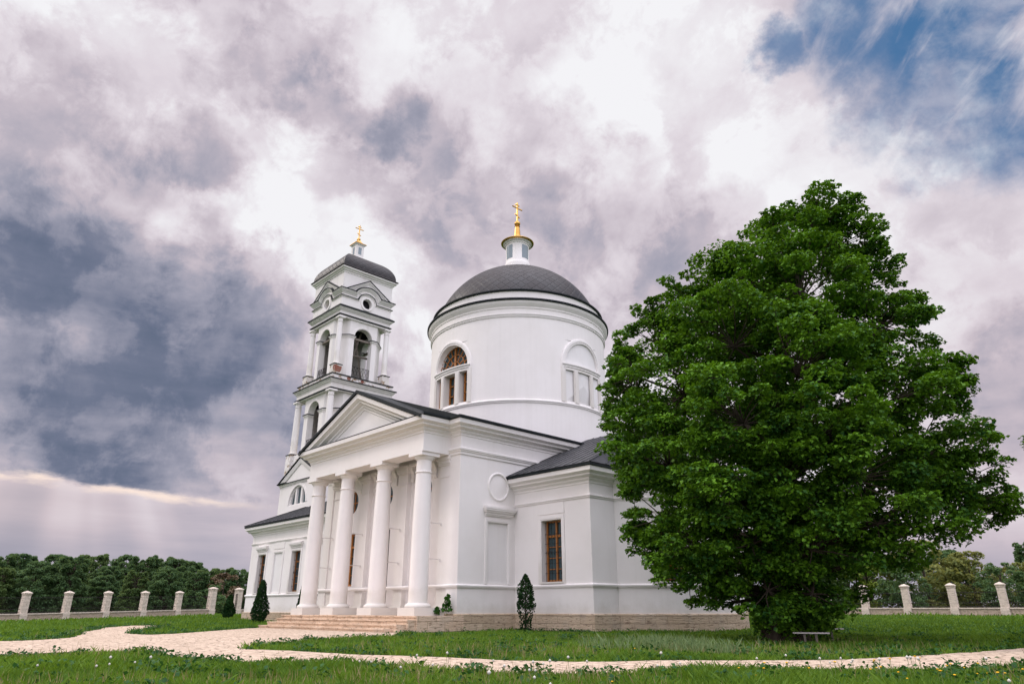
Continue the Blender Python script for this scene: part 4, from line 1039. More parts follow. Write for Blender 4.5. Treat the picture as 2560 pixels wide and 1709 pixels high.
patch(lambda u, z, d: (XT + u, YT - h_, z), [(2.38 + a, 19.56 + b_) for a, b_ in ((.20, .44), (.16, .20), (.24, .04), (.35, .02), (.36, .46))], bk)
for u0, w_ in ((-1.55, .3), (-.2, .22)): patch(lambda u, z, d: (XT + 2.986, YT + u, z), [(u0, 18.9), (u0 + w_, 18.88), (u0 + w_ * 1.2, 19.1), (u0 + w_ * .5, 19.16), (u0 - .05, 19.1)], bk)
patch(lambda u, z, d: (XT + u, YT - 3.026, z), [(-1.9, 11.75), (-1.4, 11.85), (-.9, 12.4), (-1.2, 12.7), (-1.8, 12.4)], bk)
patch(lambda u, z, d: (XT + u, YT - 3.026, z), [(.7, 12.2), (1.3, 12.0), (1.9, 12.3), (1.6, 12.8), (.9, 12.75)], bk)
rl = None                                                           # wrought railings in the arches
for h, hw, z0, z1, sill in ((2.75, .97, 13.2, 14.2, 13.15), (2.40, .89, 19.36, 20.44, 19.3)):
    for i in range(4):
        f = side(i, h - .12); rl = MB()
        P = lambda u, z: f(u, z, 0)
        for z in (z0 + .05, z1): rl.tube(P(-hw, z), P(hw, z), .022, seg=5)
        for k in range(7):
            u = -hw + 2 * hw * k / 6; rl.tube(P(u, z0), P(u, z1), .016, seg=4)
        for k in range(6):
            ua, ub = -hw + 2 * hw * k / 6, -hw + 2 * hw * (k + 1) / 6; zm = (z0 + z1) / 2
            for (a, b_), (c, d) in (((ua, z0 + .05), (ub, zm)), ((ub, zm), (ua, z1)), ((ub, z0 + .05), (ua, zm)), ((ua, zm), (ub, z1))): rl.tube(P(a, b_), P(c, d), .013, seg=4)
        rl.build('railing', 'iron', tower, loc=TL)
# four-sided dome of the tower
ts = np.linspace(0, 1, 15); TD = MB()
prof = [(2.95 if t == 0 else .52 + 2.33 * math.cos(t * math.pi / 2) ** 0.92, 29.40 + (.02 if t == 0 else 2.62 * math.sin(t * math.pi / 2) ** 1.0)) for t in ts]
prof = [(2.96, 29.38), (2.96, 29.42), (2.80, 29.54)] + [(.40 + 2.36 * math.cos(t * math.pi / 2) ** 1.08, 29.56 + 2.14 * math.sin(t * math.pi / 2) ** 1.02) for t in ts]
for i in range(4):
    rows = [[side(i, h)(-h + 2 * h * k / 8, z, 0) for k in range(9)] for h, z in prof]
    L_ = [0]
    for (h1, z1_), (h2, z2_) in zip(prof, prof[1:]): L_.append(L_[-1] + math.hypot(h1 - h2, z1_ - z2_))
    TD.grid(rows, uvs=lambda a, b_: ((-prof[a][0] + 2 * prof[a][0] * b_ / 8) * 1.55, L_[a] * 1.55))
td = TD.build('tower_dome', 'shingle', tower, loc=TL, smooth=40)
tl = MB(); tl.sweep(sq(.42), [(0.04, 31.4), (.04, 31.98), (0, 32.12), (0, 33.30), (.04, 33.32), (.10, 33.40), (.12, 33.46)])
tl.build('tower_lantern', 'plaster', tower, loc=TL)
for i in range(4):
    f = side(i, .424); tg = MB(); fbox(tg, f, -.17, .17, 32.35, 33.10, 0.02, -.004); tg.build('lantern_window', 'lantern_glass', tower, loc=TL)
gp_ = [(.50, 33.455), (.60, 33.46), (.60, 33.50), (.40, 33.60), (.26, 33.76), (.17, 33.95), (.12, 34.08)]
tgd = MB()
for i in range(4): tgd.grid([[side(i, h)(-h + 2 * h * k / 4, z, 0) for k in range(5)] for h, z in gp_])
tgd.lathe([(.001, 33.98)] + [(.185 * math.cos(a), 34.12 + .165 * math.sin(a)) for a in np.linspace(-1.35, 1.4, 12)] + [(.04, 34.30)], (XT, YT), 20)
tgd.build('tower_spire', 'gold', tower, loc=TL, smooth=35)
cx = MB(); cross_mesh(XT, YT, 34.26, 1.42, cx); cx.build('cross', 'gold', tower, loc=TL)

# ================================================================ FENCES
def pillar(parent, x, y, z0, h, w, rot, name='pillar', label=None):
    m = MB(); M = Matrix.Translation((x, y, z0)) @ Matrix.Rotation(rot, 4, 'Z'); k = w / 2
    def fr(rows): m.grid([[tuple(M @ Vector((sx * a, sy * a, z))) for sx, sy in ((-1, -1), (1, -1), (1, 1), (-1, 1))] for a, z in rows], closed=True)
    fr([(k + .04, -.6), (k + .04, .52), (k, .54), (k * .97, h - .36), (k + .02, h - .35), (k + .02, h - .31), (k - .01, h - .30), (k, h - .24), (k + .05, h - .23), (k + .055, h - .16), (k + .03, h - .14), (k * .55, h - .05), (.02, h)])
    return m.build(name, 'pillar_stone', parent, loc=(x, y, z0), label=label)
def fence(root, pts, skip=(), rail=1.35, dens=.14, gate=(), tall=()):
    for i, (x, y) in enumerate(pts):
        d = Vector(pts[min(i + 1, len(pts) - 1)]) - Vector(pts[max(i - 1, 0)]); rot = math.atan2(d.y, d.x)
        pillar(root, x, y, gz(x, y), 2.70 if i in tall else 2.30, .62 if i in tall else .50, rot)
    for i, (a, b_) in enumerate(zip(pts, pts[1:])):
        if i in gate: continue
        a = Vector(a); b_ = Vector(b_); d = b_ - a; L = d.length; z0 = (gz(*a) + gz(*b_)) / 2
        slope = (gz(*b_) - gz(*a)) / L
        M = Matrix.Translation((a.x, a.y, gz(*a))) @ Matrix.Rotation(math.atan2(d.y, d.x), 4, 'Z')
        Sh = Matrix.Identity(4); Sh[2][0] = slope; M = M @ Sh
        w = MB(); w.box(.3, L - .3, -.2, .2, -.6, .44, M=M); wall_ = w.build('base_wall', 'fence_stone', root, loc=(a.x, a.y, gz(*a)))
        c = MB(); c.box(.3, L - .3, -.26, .26, .441, .53, M=M); c.build('coping', 'pillar_stone', wall_, loc=(a.x, a.y, gz(*a)))
        r = MB(); n = int((L - .6) / dens)
        for z in (.62, .86, rail + .4): r.tube(M @ Vector((.28, 0, z)), M @ Vector((L - .28, 0, z)), .017, seg=4)
        for k in range(1, n):
            x_ = .3 + (L - .6) * k / n; r.tube(M @ Vector((x_, 0, .53)), M @ Vector((x_, 0, rail + .46)), .010, seg=4)
        r.build('railing', 'iron', root, loc=(a.x, a.y, gz(*a)))
LF = [(-70.2, 5.7), (-71.25, 9.2), (-72.3, 12.7), (-73.29, 16.0), (-74.3, 19.38), (-75.34, 22.85), (-76.41, 26.4), (-77.53, 30.14)]
lf = empty('fence', (*LF[0], 0), 'stone fence with square capped pillars and iron bars, left of the church', 'fence')
fence(lf, LF, tall=(7,))
GF = [(-78.40, 33.30), (-79.4, 36.8), (-80.4, 40.3)]
gf = empty('fence', (*GF[0], gz(*GF[0])), 'short piece of stone fence beyond the gate, beside the church wall', 'fence')
fence(gf, GF, tall=(0,))
ga = empty('gate', (-77.6, 30.4, gz(-77.6, 30.4)), 'dark iron gate standing open between two tall stone pillars', 'gate')
m = MB()
for k in range(12): m.tube((-77.9 - .12 * k, 33.0 - .0 * k, gz(-78, 33) + .1), (-77.9 - .12 * k, 33.0, gz(-78, 33) + 2.1), .016, seg=4)
for z in (.15, 1.1, 2.0): m.tube((-77.85, 33.0, gz(-78, 33) + z), (-79.3, 33.0, gz(-78, 33) + z), .02, seg=4)
m.build('gate_leaf', 'iron', ga)
RF = [(-7.7, 63.3), (-11.0, 63.2), (-14.24, 63.1), (-17.48, 63.0), (-20.75, 62.9), (-23.93, 62.81), (-26.95, 62.72), (-30.2, 62.6), (-33.4, 62.5), (-36.6, 62.4)]
rfn = empty('fence', (*RF[0], gz(*RF[0])), 'stone fence with capped pillars and iron bars, beyond the lime tree right of the church', 'fence')
fence(rfn, RF, rail=1.2)

# ================================================================ TREES
def leaf_quads(C, size, droop=0.35, flat=0.8, up=None):
    """C: (n,3) leaf centres -> (n,4,3) pointed, slightly folded leaves"""
    n = len(C)
    nrm = rng.normal(size=(n, 3)); nrm[:, 2] = np.abs(nrm[:, 2]) + flat * 1.6
    if up is not None: nrm += up * 1.0
    nrm /= np.linalg.norm(nrm, axis=1, keepdims=True)
    a = rng.normal(size=(n, 3)); a[:, 2] -= droop; a -= (a * nrm).sum(1, keepdims=True) * nrm; a /= np.linalg.norm(a, axis=1, keepdims=True)
    b_ = np.cross(nrm, a); s = size * rng.uniform(.7, 1.25, (n, 1))
    tip = C + a * s * .62 - nrm * s * .12; base = C - a * s * .5
    l = C + b_ * s * .44 + nrm * s * .10; r = C - b_ * s * .44 + nrm * s * .10
    return np.stack([base, r, tip, l], 1)
def clump_leaves(c, r, n, flat=.62):
    """a rounded, layered spray: leaves on the upper shell of a flattened ball"""
    d = rng.normal(size=(n, 3)); d[:, 2] = d[:, 2] * .8 + .35; d /= np.linalg.norm(d, axis=1, keepdims=True)
    rad = r * rng.uniform(.35, 1.0, (n, 1)) ** .55
    p = d * rad * np.array([1, 1, flat])
    return np.asarray(c) + p, d
def limb(m, p0, p1, r0, r1, bend=.12, seg=7, n=5):
    p0 = Vector(p0); p1 = Vector(p1); L = (p1 - p0).length; prev = p0
    off = Vector((random.uniform(-1, 1), random.uniform(-1, 1), random.uniform(-.3, .6))) * L * bend
    for k in range(1, n + 1):
        t = k / n; q_ = p0.lerp(p1, t) + off * math.sin(math.pi * t)
        m.tube(prev, q_, r0 + (r1 - r0) * (k - 1) / n, r0 + (r1 - r0) * t, seg); prev = q_

# ---- the big lime tree in front of the apse.  Its crown leans a little: half-widths left / right at each height.
TX, TY = -10.8, 20.8
td_ = np.array([TX, TY]) / math.hypot(TX, TY); tr_ = np.array([td_[1], -td_[0]])           # depth and width axes of the crown
ZL = np.array([0.2, 0.7, 1.0, 2.0, 2.7, 3.7, 5.0, 6.4, 7.2, 8.1, 9.2, 10.0, 11.0, 11.8, 12.6, 13.2, 14.4, 15.1, 15.5])
UL = np.array([-.2, -.5, -2.2, -3.2, -3.9, -4.0, -4.1, -4.5, -4.7, -4.4, -4.25, -3.9, -3.4, -2.2, -.6, .35, 1.0, 2.2, 3.2])
ZR = np.array([0.2, 0.9, 1.6, 2.1, 2.5, 3.2, 4.6, 6.0, 7.0, 7.9, 8.6, 10.1, 11.3, 11.9, 13.4, 14.6, 15.1, 15.5])
UR = np.array([1.0, 2.2, 3.3, 4.4, 5.4, 7.0, 6.95, 6.7, 6.5, 6.6, 5.8, 6.1, 5.7, 5.3, 5.0, 4.3, 4.0, 3.7])
LOBES = [(3.32, 0, 13.55, 1.0), (2.16, -.5, 12.95, 1.15), (4.01, .3, 12.75, 1.0), (.95, -1.0, 11.59, 1.41), (2.51, -1.8, 10.33, 1.52), (4.73, .6, 11.4, 1.1), (-1.28, .6, 10.95, 1.28), (0, -2.2, 9.02, 1.65), (1.9, -3.4, 7.5, 1.48), (4.35, -1.0, 8.9, 1.25), (5.5, 1.0, 10.0, .75),
         (-2.81, .8, 10.02, 1.21), (-2.06, -1.8, 7.63, 1.54), (-.01, -3.8, 6.17, 1.58), (2.14, -3.9, 5.58, 1.39), (4.23, -2.2, 6.59, 1.36), (5.7, .3, 7.2, 1.1), (-3.58, .4, 7.16, 1.16), (-2.78, -1.8, 5.41, 1.5), (-.69, -3.6, 4.3, 1.44), (1.19, -3.6, 4.18, 1.28), (3.05, -3.4, 4.45, 1.37), (5.25, -1.2, 5.22, 1.24),
         (5.8, .2, 4.3, 1.16), (-3.2, -.6, 3.84, 1.19), (-2.01, -2.2, 2.96, 1.21), (-.2, -3.0, 2.83, 1.19), (1.54, -3.0, 2.66, 1.27), (3.61, -2.4, 3.32, 1.16), (5.19, -.6, 3.24, .95), (6.3, .5, 3.37, .65), (-2.34, -1.2, 1.93, .75), (-1.0, -1.8, 1.75, .55), (.09, -2.0, 1.6, 1.0), (1.44, -1.8, 1.5, .95), (3.06, -1.2, 2.3, .8),
         (-1.5, -1.2, 1.45, .62), (-1.0, -.4, 1.2, .5), (-3.9, -.3, 8.7, .85), (-4.0, .2, 5.6, .9), (-3.6, .3, 2.9, .7)]
def lime(name, label, cat, x0, y0, mirror=1):
    root = empty(name, (x0, y0, gz(x0, y0)), label, cat)
    cl = []
    def keep(u, z, tol): return np.interp(z, ZL, UL) - tol < u < np.interp(z, ZR, UR) + tol
    lobes = list(LOBES) + [(u + random.uniform(-.5, .5), -v * .9 + 1.2, z + random.uniform(-.4, .4), r) for u, v, z, r in LOBES if v < -.9 and z > 2.4]
    for lu, lv, lz, lr in lobes:
        n = int(13 * lr ** 1.6) + 3
        for j in range(n):
            dv = Vector((random.gauss(0, 1), random.gauss(0, 1), random.gauss(.25, .9))).normalized(); q_ = random.uniform(.62, 1.0)
            rad = random.uniform(.30, .56) * (.8 if lr < .9 else 1)
            u, v, z = lu + dv.x * lr * q_, lv + dv.y * lr * q_, lz + dv.z * lr * q_ * 1.12
            if z < .55 or not keep(u, z, .18 - rad * .55): continue
            cl.append((np.array([x0 + u * tr_[0] * mirror + v * td_[0], y0 + u * tr_[1] * mirror + v * td_[1], z]), rad))
    # loose twigs along the outline
    for j in range(120):
        z = random.uniform(1.0, 14.3); sd2 = random.random() < .5
        u = (np.interp(z, ZL, UL) + random.uniform(-.05, .4)) if sd2 else (np.interp(z, ZR, UR) - random.uniform(-.05, .4)); v = random.uniform(-.8, .8)
        if min(math.hypot(u - a_, z - c_) - r_ for a_, b2_, c_, r_ in LOBES) > .35: continue
        cl.append((np.array([x0 + u * tr_[0] * mirror + v * td_[0], y0 + u * tr_[1] * mirror + v * td_[1], z]), random.uniform(.20, .34)))
    bx_, by_ = x0 + .42 * tr_[0] * mirror, y0 + .42 * tr_[1] * mirror
    tm = MB(); base = Vector((bx_, by_, -.1))
    top = Vector((x0 + 3.1 * tr_[0] * mirror, y0 + 3.1 * tr_[1] * mirror, 13.5))
    axis_ = [base, Vector((bx_, by_, .5)), Vector((x0 + .48 * tr_[0] * mirror, y0 + .48 * tr_[1] * mirror, 2.4)), Vector((x0 + .7 * tr_[0] * mirror, y0 + .7 * tr_[1] * mirror, 5.0)), Vector((x0 + 1.2 * tr_[0] * mirror, y0 + 1.2 * tr_[1] * mirror, 8.0)), Vector((x0 + 2.2 * tr_[0] * mirror, y0 + 2.2 * tr_[1] * mirror, 11.3)), top]
    rad_ = [.66, .52, .44, .36, .26, .15, .04]
    for k in range(6): tm.tube(axis_[k], axis_[k + 1], rad_[k], rad_[k + 1], 12)
    for k in range(7):                                              # root flare
        a = 2 * math.pi * k / 7 + random.random() * .5; tm.tube((bx_ + .26 * math.cos(a), by_ + .26 * math.sin(a), .70), (bx_ + .72 * math.cos(a), by_ + .72 * math.sin(a), -.1), .20, .10, 7)
    def on_axis(z):
        for p, q_ in zip(axis_, axis_[1:]):
            if p.z <= z <= q_.z: return p.lerp(q_, (z - p.z) / (q_.z - p.z))
        return axis_[-1] if z > 0 else axis_[0]
    # main limbs, then a branch from the nearest limb to every clump
    forks = []
    for lu, lv, lz, lr in lobes:
        e = Vector((x0 + lu * .86 * tr_[0] * mirror + lv * .86 * td_[0], y0 + lu * .86 * tr_[1] * mirror + lv * .86 * td_[1], lz - .25 * lr))
        zs_ = max(1.3, min(12.6, lz * .80 - .25 * math.hypot(lu, lv) + .2)); s_ = on_axis(zs_)
        limb(tm, s_, e, max(.05, .17 * (1 - zs_ / 16)), .035, .10); forks.append(e)
    for p, rad in cl:
        q_ = Vector(p); f_ = min(forks, key=lambda v_: (v_ - q_).length)
        limb(tm, f_, q_, .022, .008, .10, 4, 3)
        for j in range(3): limb(tm, q_, q_ + Vector((random.uniform(-1, 1), random.uniform(-1, 1), random.uniform(-.3, .5))) * rad * .8, .010, .004, .1, 4, 2)
    tm.build('trunk', 'bark', root)
    fill = []
    for k in range(210):                                            # shaded inner foliage round the stem and main limbs
        z = random.uniform(1.8, 12.5); l = np.interp(z, ZL, UL); r = np.interp(z, ZR, UR); uc, w = (l + r) / 2, (r - l) / 2
        a = random.uniform(0, 6.28); rr = random.uniform(.1, .72) * w; vv = min(rr, 3.6) * math.sin(a)
        u = uc + rr * math.cos(a); fill.append((np.array([x0 + u * tr_[0] * mirror + vv * td_[0], y0 + u * tr_[1] * mirror + vv * td_[1], z]), random.uniform(.5, .9)))
    P, D_ = [], []
    for p, rad in fill:
        a, d = clump_leaves(p, rad, int(330 * rad ** 1.7), .9); P.append(a); D_.append(d)
    for p, rad in cl:
        n = int(760 * rad ** 1.7)
        a, d = clump_leaves(p, rad, n, .66); P.append(a); D_.append(d)
        # ragged sprays that break the clump's outline
        for j in range(4):
            dd_ = rng.normal(size=3); dd_[2] = abs(dd_[2]) * .3 - .1; dd_ /= np.linalg.norm(dd_); a, d = clump_leaves(p + dd_ * rad * np.array([1, 1, .7]), rad * .33, int(n * .085), .55); P.append(a); D_.append(d)
    P = np.concatenate(P); D_ = np.concatenate(D_)
    ok = P[:, 2] > .25; P = P[ok]; D_ = D_[ok]
    V = leaf_quads(P, .112, .9, .7, D_ * .6) - np.array([x0, y0, gz(x0, y0)])
    tri_mesh('crown', V, 'lime_leaf', root)
    # shoots round the foot of the trunk
    P = []
    for k in range(120):
        a = random.uniform(0, 6.28); rr = random.uniform(.35, 1.05); z = random.uniform(.12, 1.9) * (1.2 - rr * .5)
        P.append(clump_leaves((x0 + rr * math.cos(a) + .70 * tr_[0], y0 + rr * math.sin(a) + .70 * tr_[1], z), .28, 46, .8)[0])
    P = np.concatenate(P); P = P[P[:, 2] > .03]
    tri_mesh('shoots', leaf_quads(P, .13, .5, .6) - np.array([x0, y0, gz(x0, y0)]), 'lime_leaf', root)
    return root
lime_tree = lime('lime_tree', 'tall broad lime tree with a dense dark green crown in front of the apse', 'tree', TX, TY)
# a second one outside the frame whose outermost twigs reach in at the right edge
t2 = copy_tree(lime_tree); t2.location = (.80, 29.99, .05); t2.rotation_euler = (0, 0, R(210)); t2.scale = (.92, .92, .92)
tag(t2, 'tree of which only some leafy twigs reach in at the right edge of the picture', 'tree')

def simple_tree(name, h, rx, nclump, nleaf, lsize, material, seed, bare=.18, shape='round', clump=1.0):
    """a far tree: trunk, limbs and a crown of clumps; local origin at the foot"""
    global rng
    rng = np.random.default_rng(seed); random.seed(seed)
    tm = MB(); tm.tube((0, 0, -.3), (0, 0, h * .45), h * .028, h * .018, 8); tm.tube((0, 0, h * .45), (0.1, 0, h * .85), h * .018, h * .006, 7)
    P = []; D_ = []
    for k in range(nclump):
        t = random.random(); z = h * (bare + (1 - bare) * t)
        if shape == 'round': w = rx * math.sqrt(max(.05, 1 - (2 * t - .75) ** 2 / 1.75))
        elif shape == 'cone': w = rx * (1.05 - t) ** .75
        else: w = rx * (1 - .35 * t)
        a = random.uniform(0, 6.28); rho = random.uniform(.45, 1) ** .6
        c = (w * rho * math.cos(a), w * rho * math.sin(a), z * .97)
        r = random.uniform(.20, .34) * rx * (1.1 - .4 * t) * clump
        p, d = clump_leaves(c, r, nleaf, .7); P.append(p); D_.append(d)
        if k % 3 == 0: limb(tm, (0, 0, max(.3, z - h * .2)), c, h * .008, h * .002, .1, 5, 3)
    P = np.concatenate(P); D_ = np.concatenate(D_)
    tr = tm.build('trunk', 'bark'); cr = tri_mesh('crown', leaf_quads(P, lsize, .3, .6, D_ * .6), material)
    root = bpy.data.objects.new(name, None); COL.objects.link(root); tr.parent = root; cr.parent = root
    return root
def plant_at(proto, used, name, x, y, z, rot, s, label, cat, group=None):
    o = proto if proto.name not in used else copy_tree(proto)
    used.add(proto.name)
    o.name = name; o.location = (x, y, z); o.rotation_euler = (0, 0, rot); o.scale = (s, s, s * random.uniform(.94, 1.08))
    return tag(o, label, cat, group)
used = set()
mat('pale_wood_leaf', 0.7, 0, 0.15, leaf_b((0.075, 0.135, 0.050), (0.155, 0.225, 0.080), 0.15, 0.4))
WOOD = [simple_tree('tree', 9.0 + .5 * (i % 2), 3.7 - .5 * (i % 2), 250, 110, .25, 'pale_wood_leaf' if i == 1 else 'wood_leaf', 20 + i, .0, 'round' if i % 2 == 0 else 'column', clump=.68) for i in range(4)]
random.seed(5)
# the wood beyond the left fence
def az_pos(az, d): return (math.sin(R(az)) * d, math.cos(R(az)) * d)
k = 0
PIL = [math.degrees(math.atan2(x, y)) for x, y in LF[2:]]           # azimuths of the visible pillars
ORD = ['first', 'second', 'third', 'fourth', 'fifth', 'tall sixth']
def where(az):
    if az < PIL[0] - 1.2: return 'left of the first fence pillar'
    for i, p in enumerate(PIL):
        if abs(az - p) <= 1.2: return 'right behind the %s fence pillar' % ORD[i]
        if i + 1 < len(PIL) and p < az < PIL[i + 1]: return 'between the %s and %s fence pillars' % (ORD[i], ORD[i + 1])
    return 'above the reddish shrub by the gate' if az < -66.5 else 'beside the west wall'
ROWS = ['low front-row tree of the wood', 'middle-row tree of the wood', 'taller back-row tree of the wood']
for row, (d0, n, hs) in enumerate(((92, 18, .56), (104, 17, .70), (118, 17, .80))):
    for i in range(n):
        az = -95.5 + 33.5 * (i + .5 * (row % 2)) / (n - 1); d = d0 + random.uniform(-4, 4)
        x, y = az_pos(az, d); s = hs * random.uniform(.86, 1.10)
        if az > -73: s *= 1 - .022 * (az + 73)
        if az > -69 and row == 0: continue
        lab = ROWS[row] + ' ' + where(az)
        plant_at(WOOD[(i * 3 + row) % 4], used, 'tree', x, y, gz(x, y) - .2, random.uniform(0, 6.28), s, lab, 'tree', 'trees of the wood beyond the left fence')
        k += 1
# reddish shrub and bush by the gate
BUSH = simple_tree('shrub', 4.2, 1.9, 40, 70, .20, 'brown_leaf', 61, .05)
plant_at(BUSH, used, 'shrub', -86.5, 34.8, .3, 0, 1.05, 'reddish brown shrub seen through the open gate beside the church', 'shrub')
BUSH2 = simple_tree('shrub', 3.4, 1.7, 36, 70, .22, 'wood_leaf', 62, .03)
plant_at(BUSH2, used, 'shrub', -83.0, 32.2, .3, 1, .9, 'round green bush in the gateway right of the tall fence pillar', 'shrub')
# shrubs and trees beyond the right fence
YEL = simple_tree('tree', 6.5, 2.6, 60, 80, .26, 'yellow_leaf', 71, .06)
OLI = simple_tree('tree', 6.5, 3.0, 66, 80, .27, 'olive_leaf', 72, .05)
GRN = simple_tree('tree', 7.0, 3.0, 66, 80, .28, 'wood_leaf', 73, .05)
right = [(GRN, -34, 80, .95, 'dark green bushy tree behind the fence, left of the lime trunk'), (YEL, -27.2, 78, 1.0, 'yellow-green tree glimpsed under the left side of the lime crown'),
         (GRN, -23.8, 73, .92, 'dark green tree behind the lime trunk, beyond the fence'), (YEL, -20.6, 76, 1.12, 'tall yellow-green willowy tree under the right side of the lime crown'),
         (GRN, -18.4, 71, .62, 'dark green bush right behind the pillar next to the lime crown'), (OLI, -16.9, 75, .98, 'olive brown tree above the second visible pillar from the right'),
         (OLI, -14.2, 77, .86, 'olive green tree between the two rightmost visible pillars'), (GRN, -12.6, 73, .62, 'low dark green bush between the two rightmost visible pillars'),
         (OLI, -11.4, 80, .72, 'low olive tree above the rightmost visible pillar'), (YEL, -9.2, 88, .82, 'bright yellow-green tree at the right edge beyond the fence'),
         (GRN, -6.5, 84, .75, 'green tree at the far right edge behind the fence'), (GRN, -30.5, 76, .8, 'dark green tree behind the lime crown near the apse')]
for pr, az, d, s, lab in right:
    x, y = az_pos(az, d); plant_at(pr, used, 'bush' if 'bush' in lab and 'bushy' not in lab else 'tree', x, y, gz(x, y) - .1, random.uniform(0, 6.28), s, lab, 'tree')
for i, (az, d, s) in enumerate(((-38, 96, 1.0), (-21.8, 98, 1.0), (-15.5, 100, .85), (-10.6, 104, .8), (-7.5, 100, .8))):
    x, y = az_pos(az, d); plant_at(WOOD[i % 4], used, 'tree', x, y, .3, random.uniform(0, 6.28), s, 'dark green tree in the back row beyond the right fence', 'tree', 'back row of trees beyond the right fence')

# ---- thujas and saplings round the church
def thuja(name, x, y, h, r, label, dens=1.0, loose=0.0, cat='thuja', material='thuja_leaf', n0=7500):
    global rng
    root = empty(name, (x, y, gz(x, y) - .02), label, cat)
    n = int(n0 * dens)
    t = rng.beta(1.1, 1.35, n); a = rng.uniform(0, 6.28, n)
    prof = r * np.clip(np.minimum((t + .22) * 2.4, 1.0) * (1 - t) ** .48 * 1.1, .02, None)
    if loose: prof = r * np.clip(np.interp(t, [0, .25, .45, .75, 1], [.55, .62, 1.0, .85, .08]), .05, None)
    lump = 1 + .30 * np.sin(a * 4 + t * 19) * np.sin(t * 27 + a * 2) + .12 * np.sin(t * 55 + a * 7)
    rr = prof * lump * rng.uniform(.55, 1, n) ** .5
    P = np.stack([rr * np.cos(a), rr * np.sin(a), t * h], 1)
    if loose:
        keep = (t > .40) | (rng.random(n) < .30); P = P[keep]
    s = .055 if not loose else .055
    V = leaf_quads(P, s * 1.25, -1.6, 0.0)
    tri_mesh('foliage', V, material, root)
    m = MB(); m.tube((0, 0, -.1), (0, 0, h * .9), .05, .012, 6)
    for k in range(14):
        a = random.uniform(0, 6.28); z = h * random.uniform(.1, .7); m.tube((0, 0, z), (r * .6 * math.cos(a), r * .6 * math.sin(a), z + h * .18), .014, .005, 4)
    tr = m
    tr.v = [(vx + x, vy + y, vz + gz(x, y)) for vx, vy, vz in tr.v]; tr.build('trunk', 'bark', root)
    return root
thuja('thuja', -46.9, 21.5, 2.62, .50, 'dense conical thuja beside the low west wall, left of the portico', 1.3)
thuja('thuja', -22.15, 21.8, 2.30, .38, 'loose thuja with bare lower twigs by the corner east of the portico', .62, 1.0)
thuja('thuja', -57.0, 23.6, 1.75, .42, 'small dense thuja on the lawn near the gate', 1.0)
thuja('thuja', -42.6, 22.3, 2.5, .42, 'thuja half hidden behind the leftmost portico column', 1.0)
thuja('sapling', -60.8, 27.2, 2.35, .50, 'thin leafy sapling against the gate pillar beside the west wall', .28, 1.0, 'sapling', 'olive_leaf')
def sapling(x, y, z, h, r, n, label):
    root = empty('sapling', (x, y, z), label, 'sapling')
    P = []
    for k in range(n):
        t = random.uniform(.12, 1); a = random.uniform(0, 6.28); q_ = r * (1.1 - t * .8) * random.uniform(.3, 1); P.append((q_ * math.cos(a), q_ * math.sin(a), t * h))
    tri_mesh('foliage', leaf_quads(np.array(P), .16, .8, .5), 'sapling_leaf', root)
    m = MB(); m.tube((x, y, z), (x, y, z + h * .9), .012, .005, 5); m.build('stem', 'stem', root)
sapling(-24.72, 19.62, PLZ + .02, .80, .26, 110, 'small leafy sapling growing from the stone ledge by the corner pier')
sapling(-25.05, 19.35, PLZ + .02, .30, .16, 40, 'tiny leafy seedling on the ledge behind the nearest column plinth')

# ---- low plank benches under the lime
for i, (xr, yr, L, z, lab) in enumerate(((-9.35, 22.55, 1.15, .34, 'pale plank bench right of the lime trunk, the farther and longer one'), (-8.95, 20.6, .95, .27, 'pale plank bench right of the lime trunk, the nearer and lower one'))):
    root = empty('bench', (xr, yr, 0), lab, 'bench')
    ux, uy = -tr_[0], -tr_[1]; M = Matrix.Translation((xr, yr, 0)) @ Matrix.Rotation(math.atan2(uy, ux), 4, 'Z')
    m = MB(); m.box(0, L, -.13, .13, z - .035, z, M=M); m.build('seat', 'bench_wood', root)
    for x_ in (.35, L - .3):
        m = MB(); m.box(x_ - .03, x_ + .03, .02, .10, -.1, z - .052, M=M); m.build('leg', 'old_beam', root)

# ================================================================ GRASS
rng = np.random.default_rng(99); random.seed(99)
FP = rough_outline([(XW - .15, YA0 - .12), (XS0 - .1, YA0 - .12), (XS0, 16.5), (-24.3, 16.5), (-24.3, YA0 - .12), (XE + .1, YA0 - .12), (-17.2, 27.5), (-16.85, 29.4), (-17.2, 31.2), (XE, 36), (XW, 36)], 5, 0)
def scatter(n, d0, d1, p=1.0, a0=-94, a1=-1):
    d = (d0 ** (2 - p) + rng.random(n) * (d1 ** (2 - p) - d0 ** (2 - p))) ** (1 / (2 - p)) if p != 2 else d0 * (d1 / d0) ** rng.random(n)
    a = np.radians(rng.uniform(a0, a1, n)); x, y = d * np.sin(a), d * np.cos(a)
    pp = [(q_[0], q_[1]) for q_ in path_outline]
    keep = ~inside(pp, x, y) & ~inside(FP, x, y)
    return x[keep], y[keep], d[keep]
def vnoise(x, y, f, seed=0):
    return .5 + .25 * (np.sin(x * f + 1.7 * np.sin(y * f * .8 + seed)) + np.sin(y * f * 1.13 + 1.9 * np.sin(x * f * .7 + 2 * seed + 1)))
def blades(x, y, h, w, lean=.45):
    n = len(x); z = ground(x, y) - .02; a = rng.uniform(0, 6.28, n); l = rng.normal(0, lean, (n, 2)) * h[:, None]
    dx, dy = np.cos(a) * w / 2, np.sin(a) * w / 2
    B0 = np.stack([x - dx, y - dy, z], 1); B1 = np.stack([x + dx, y + dy, z], 1)
    M1 = np.stack([x + dx * .8 + l[:, 0] * .45, y + dy * .8 + l[:, 1] * .45, z + h * .58], 1)
    T_ = np.stack([x + l[:, 0], y + l[:, 1], z + h], 1)
    return np.stack([B0, B1, M1, T_], 1)
G = []
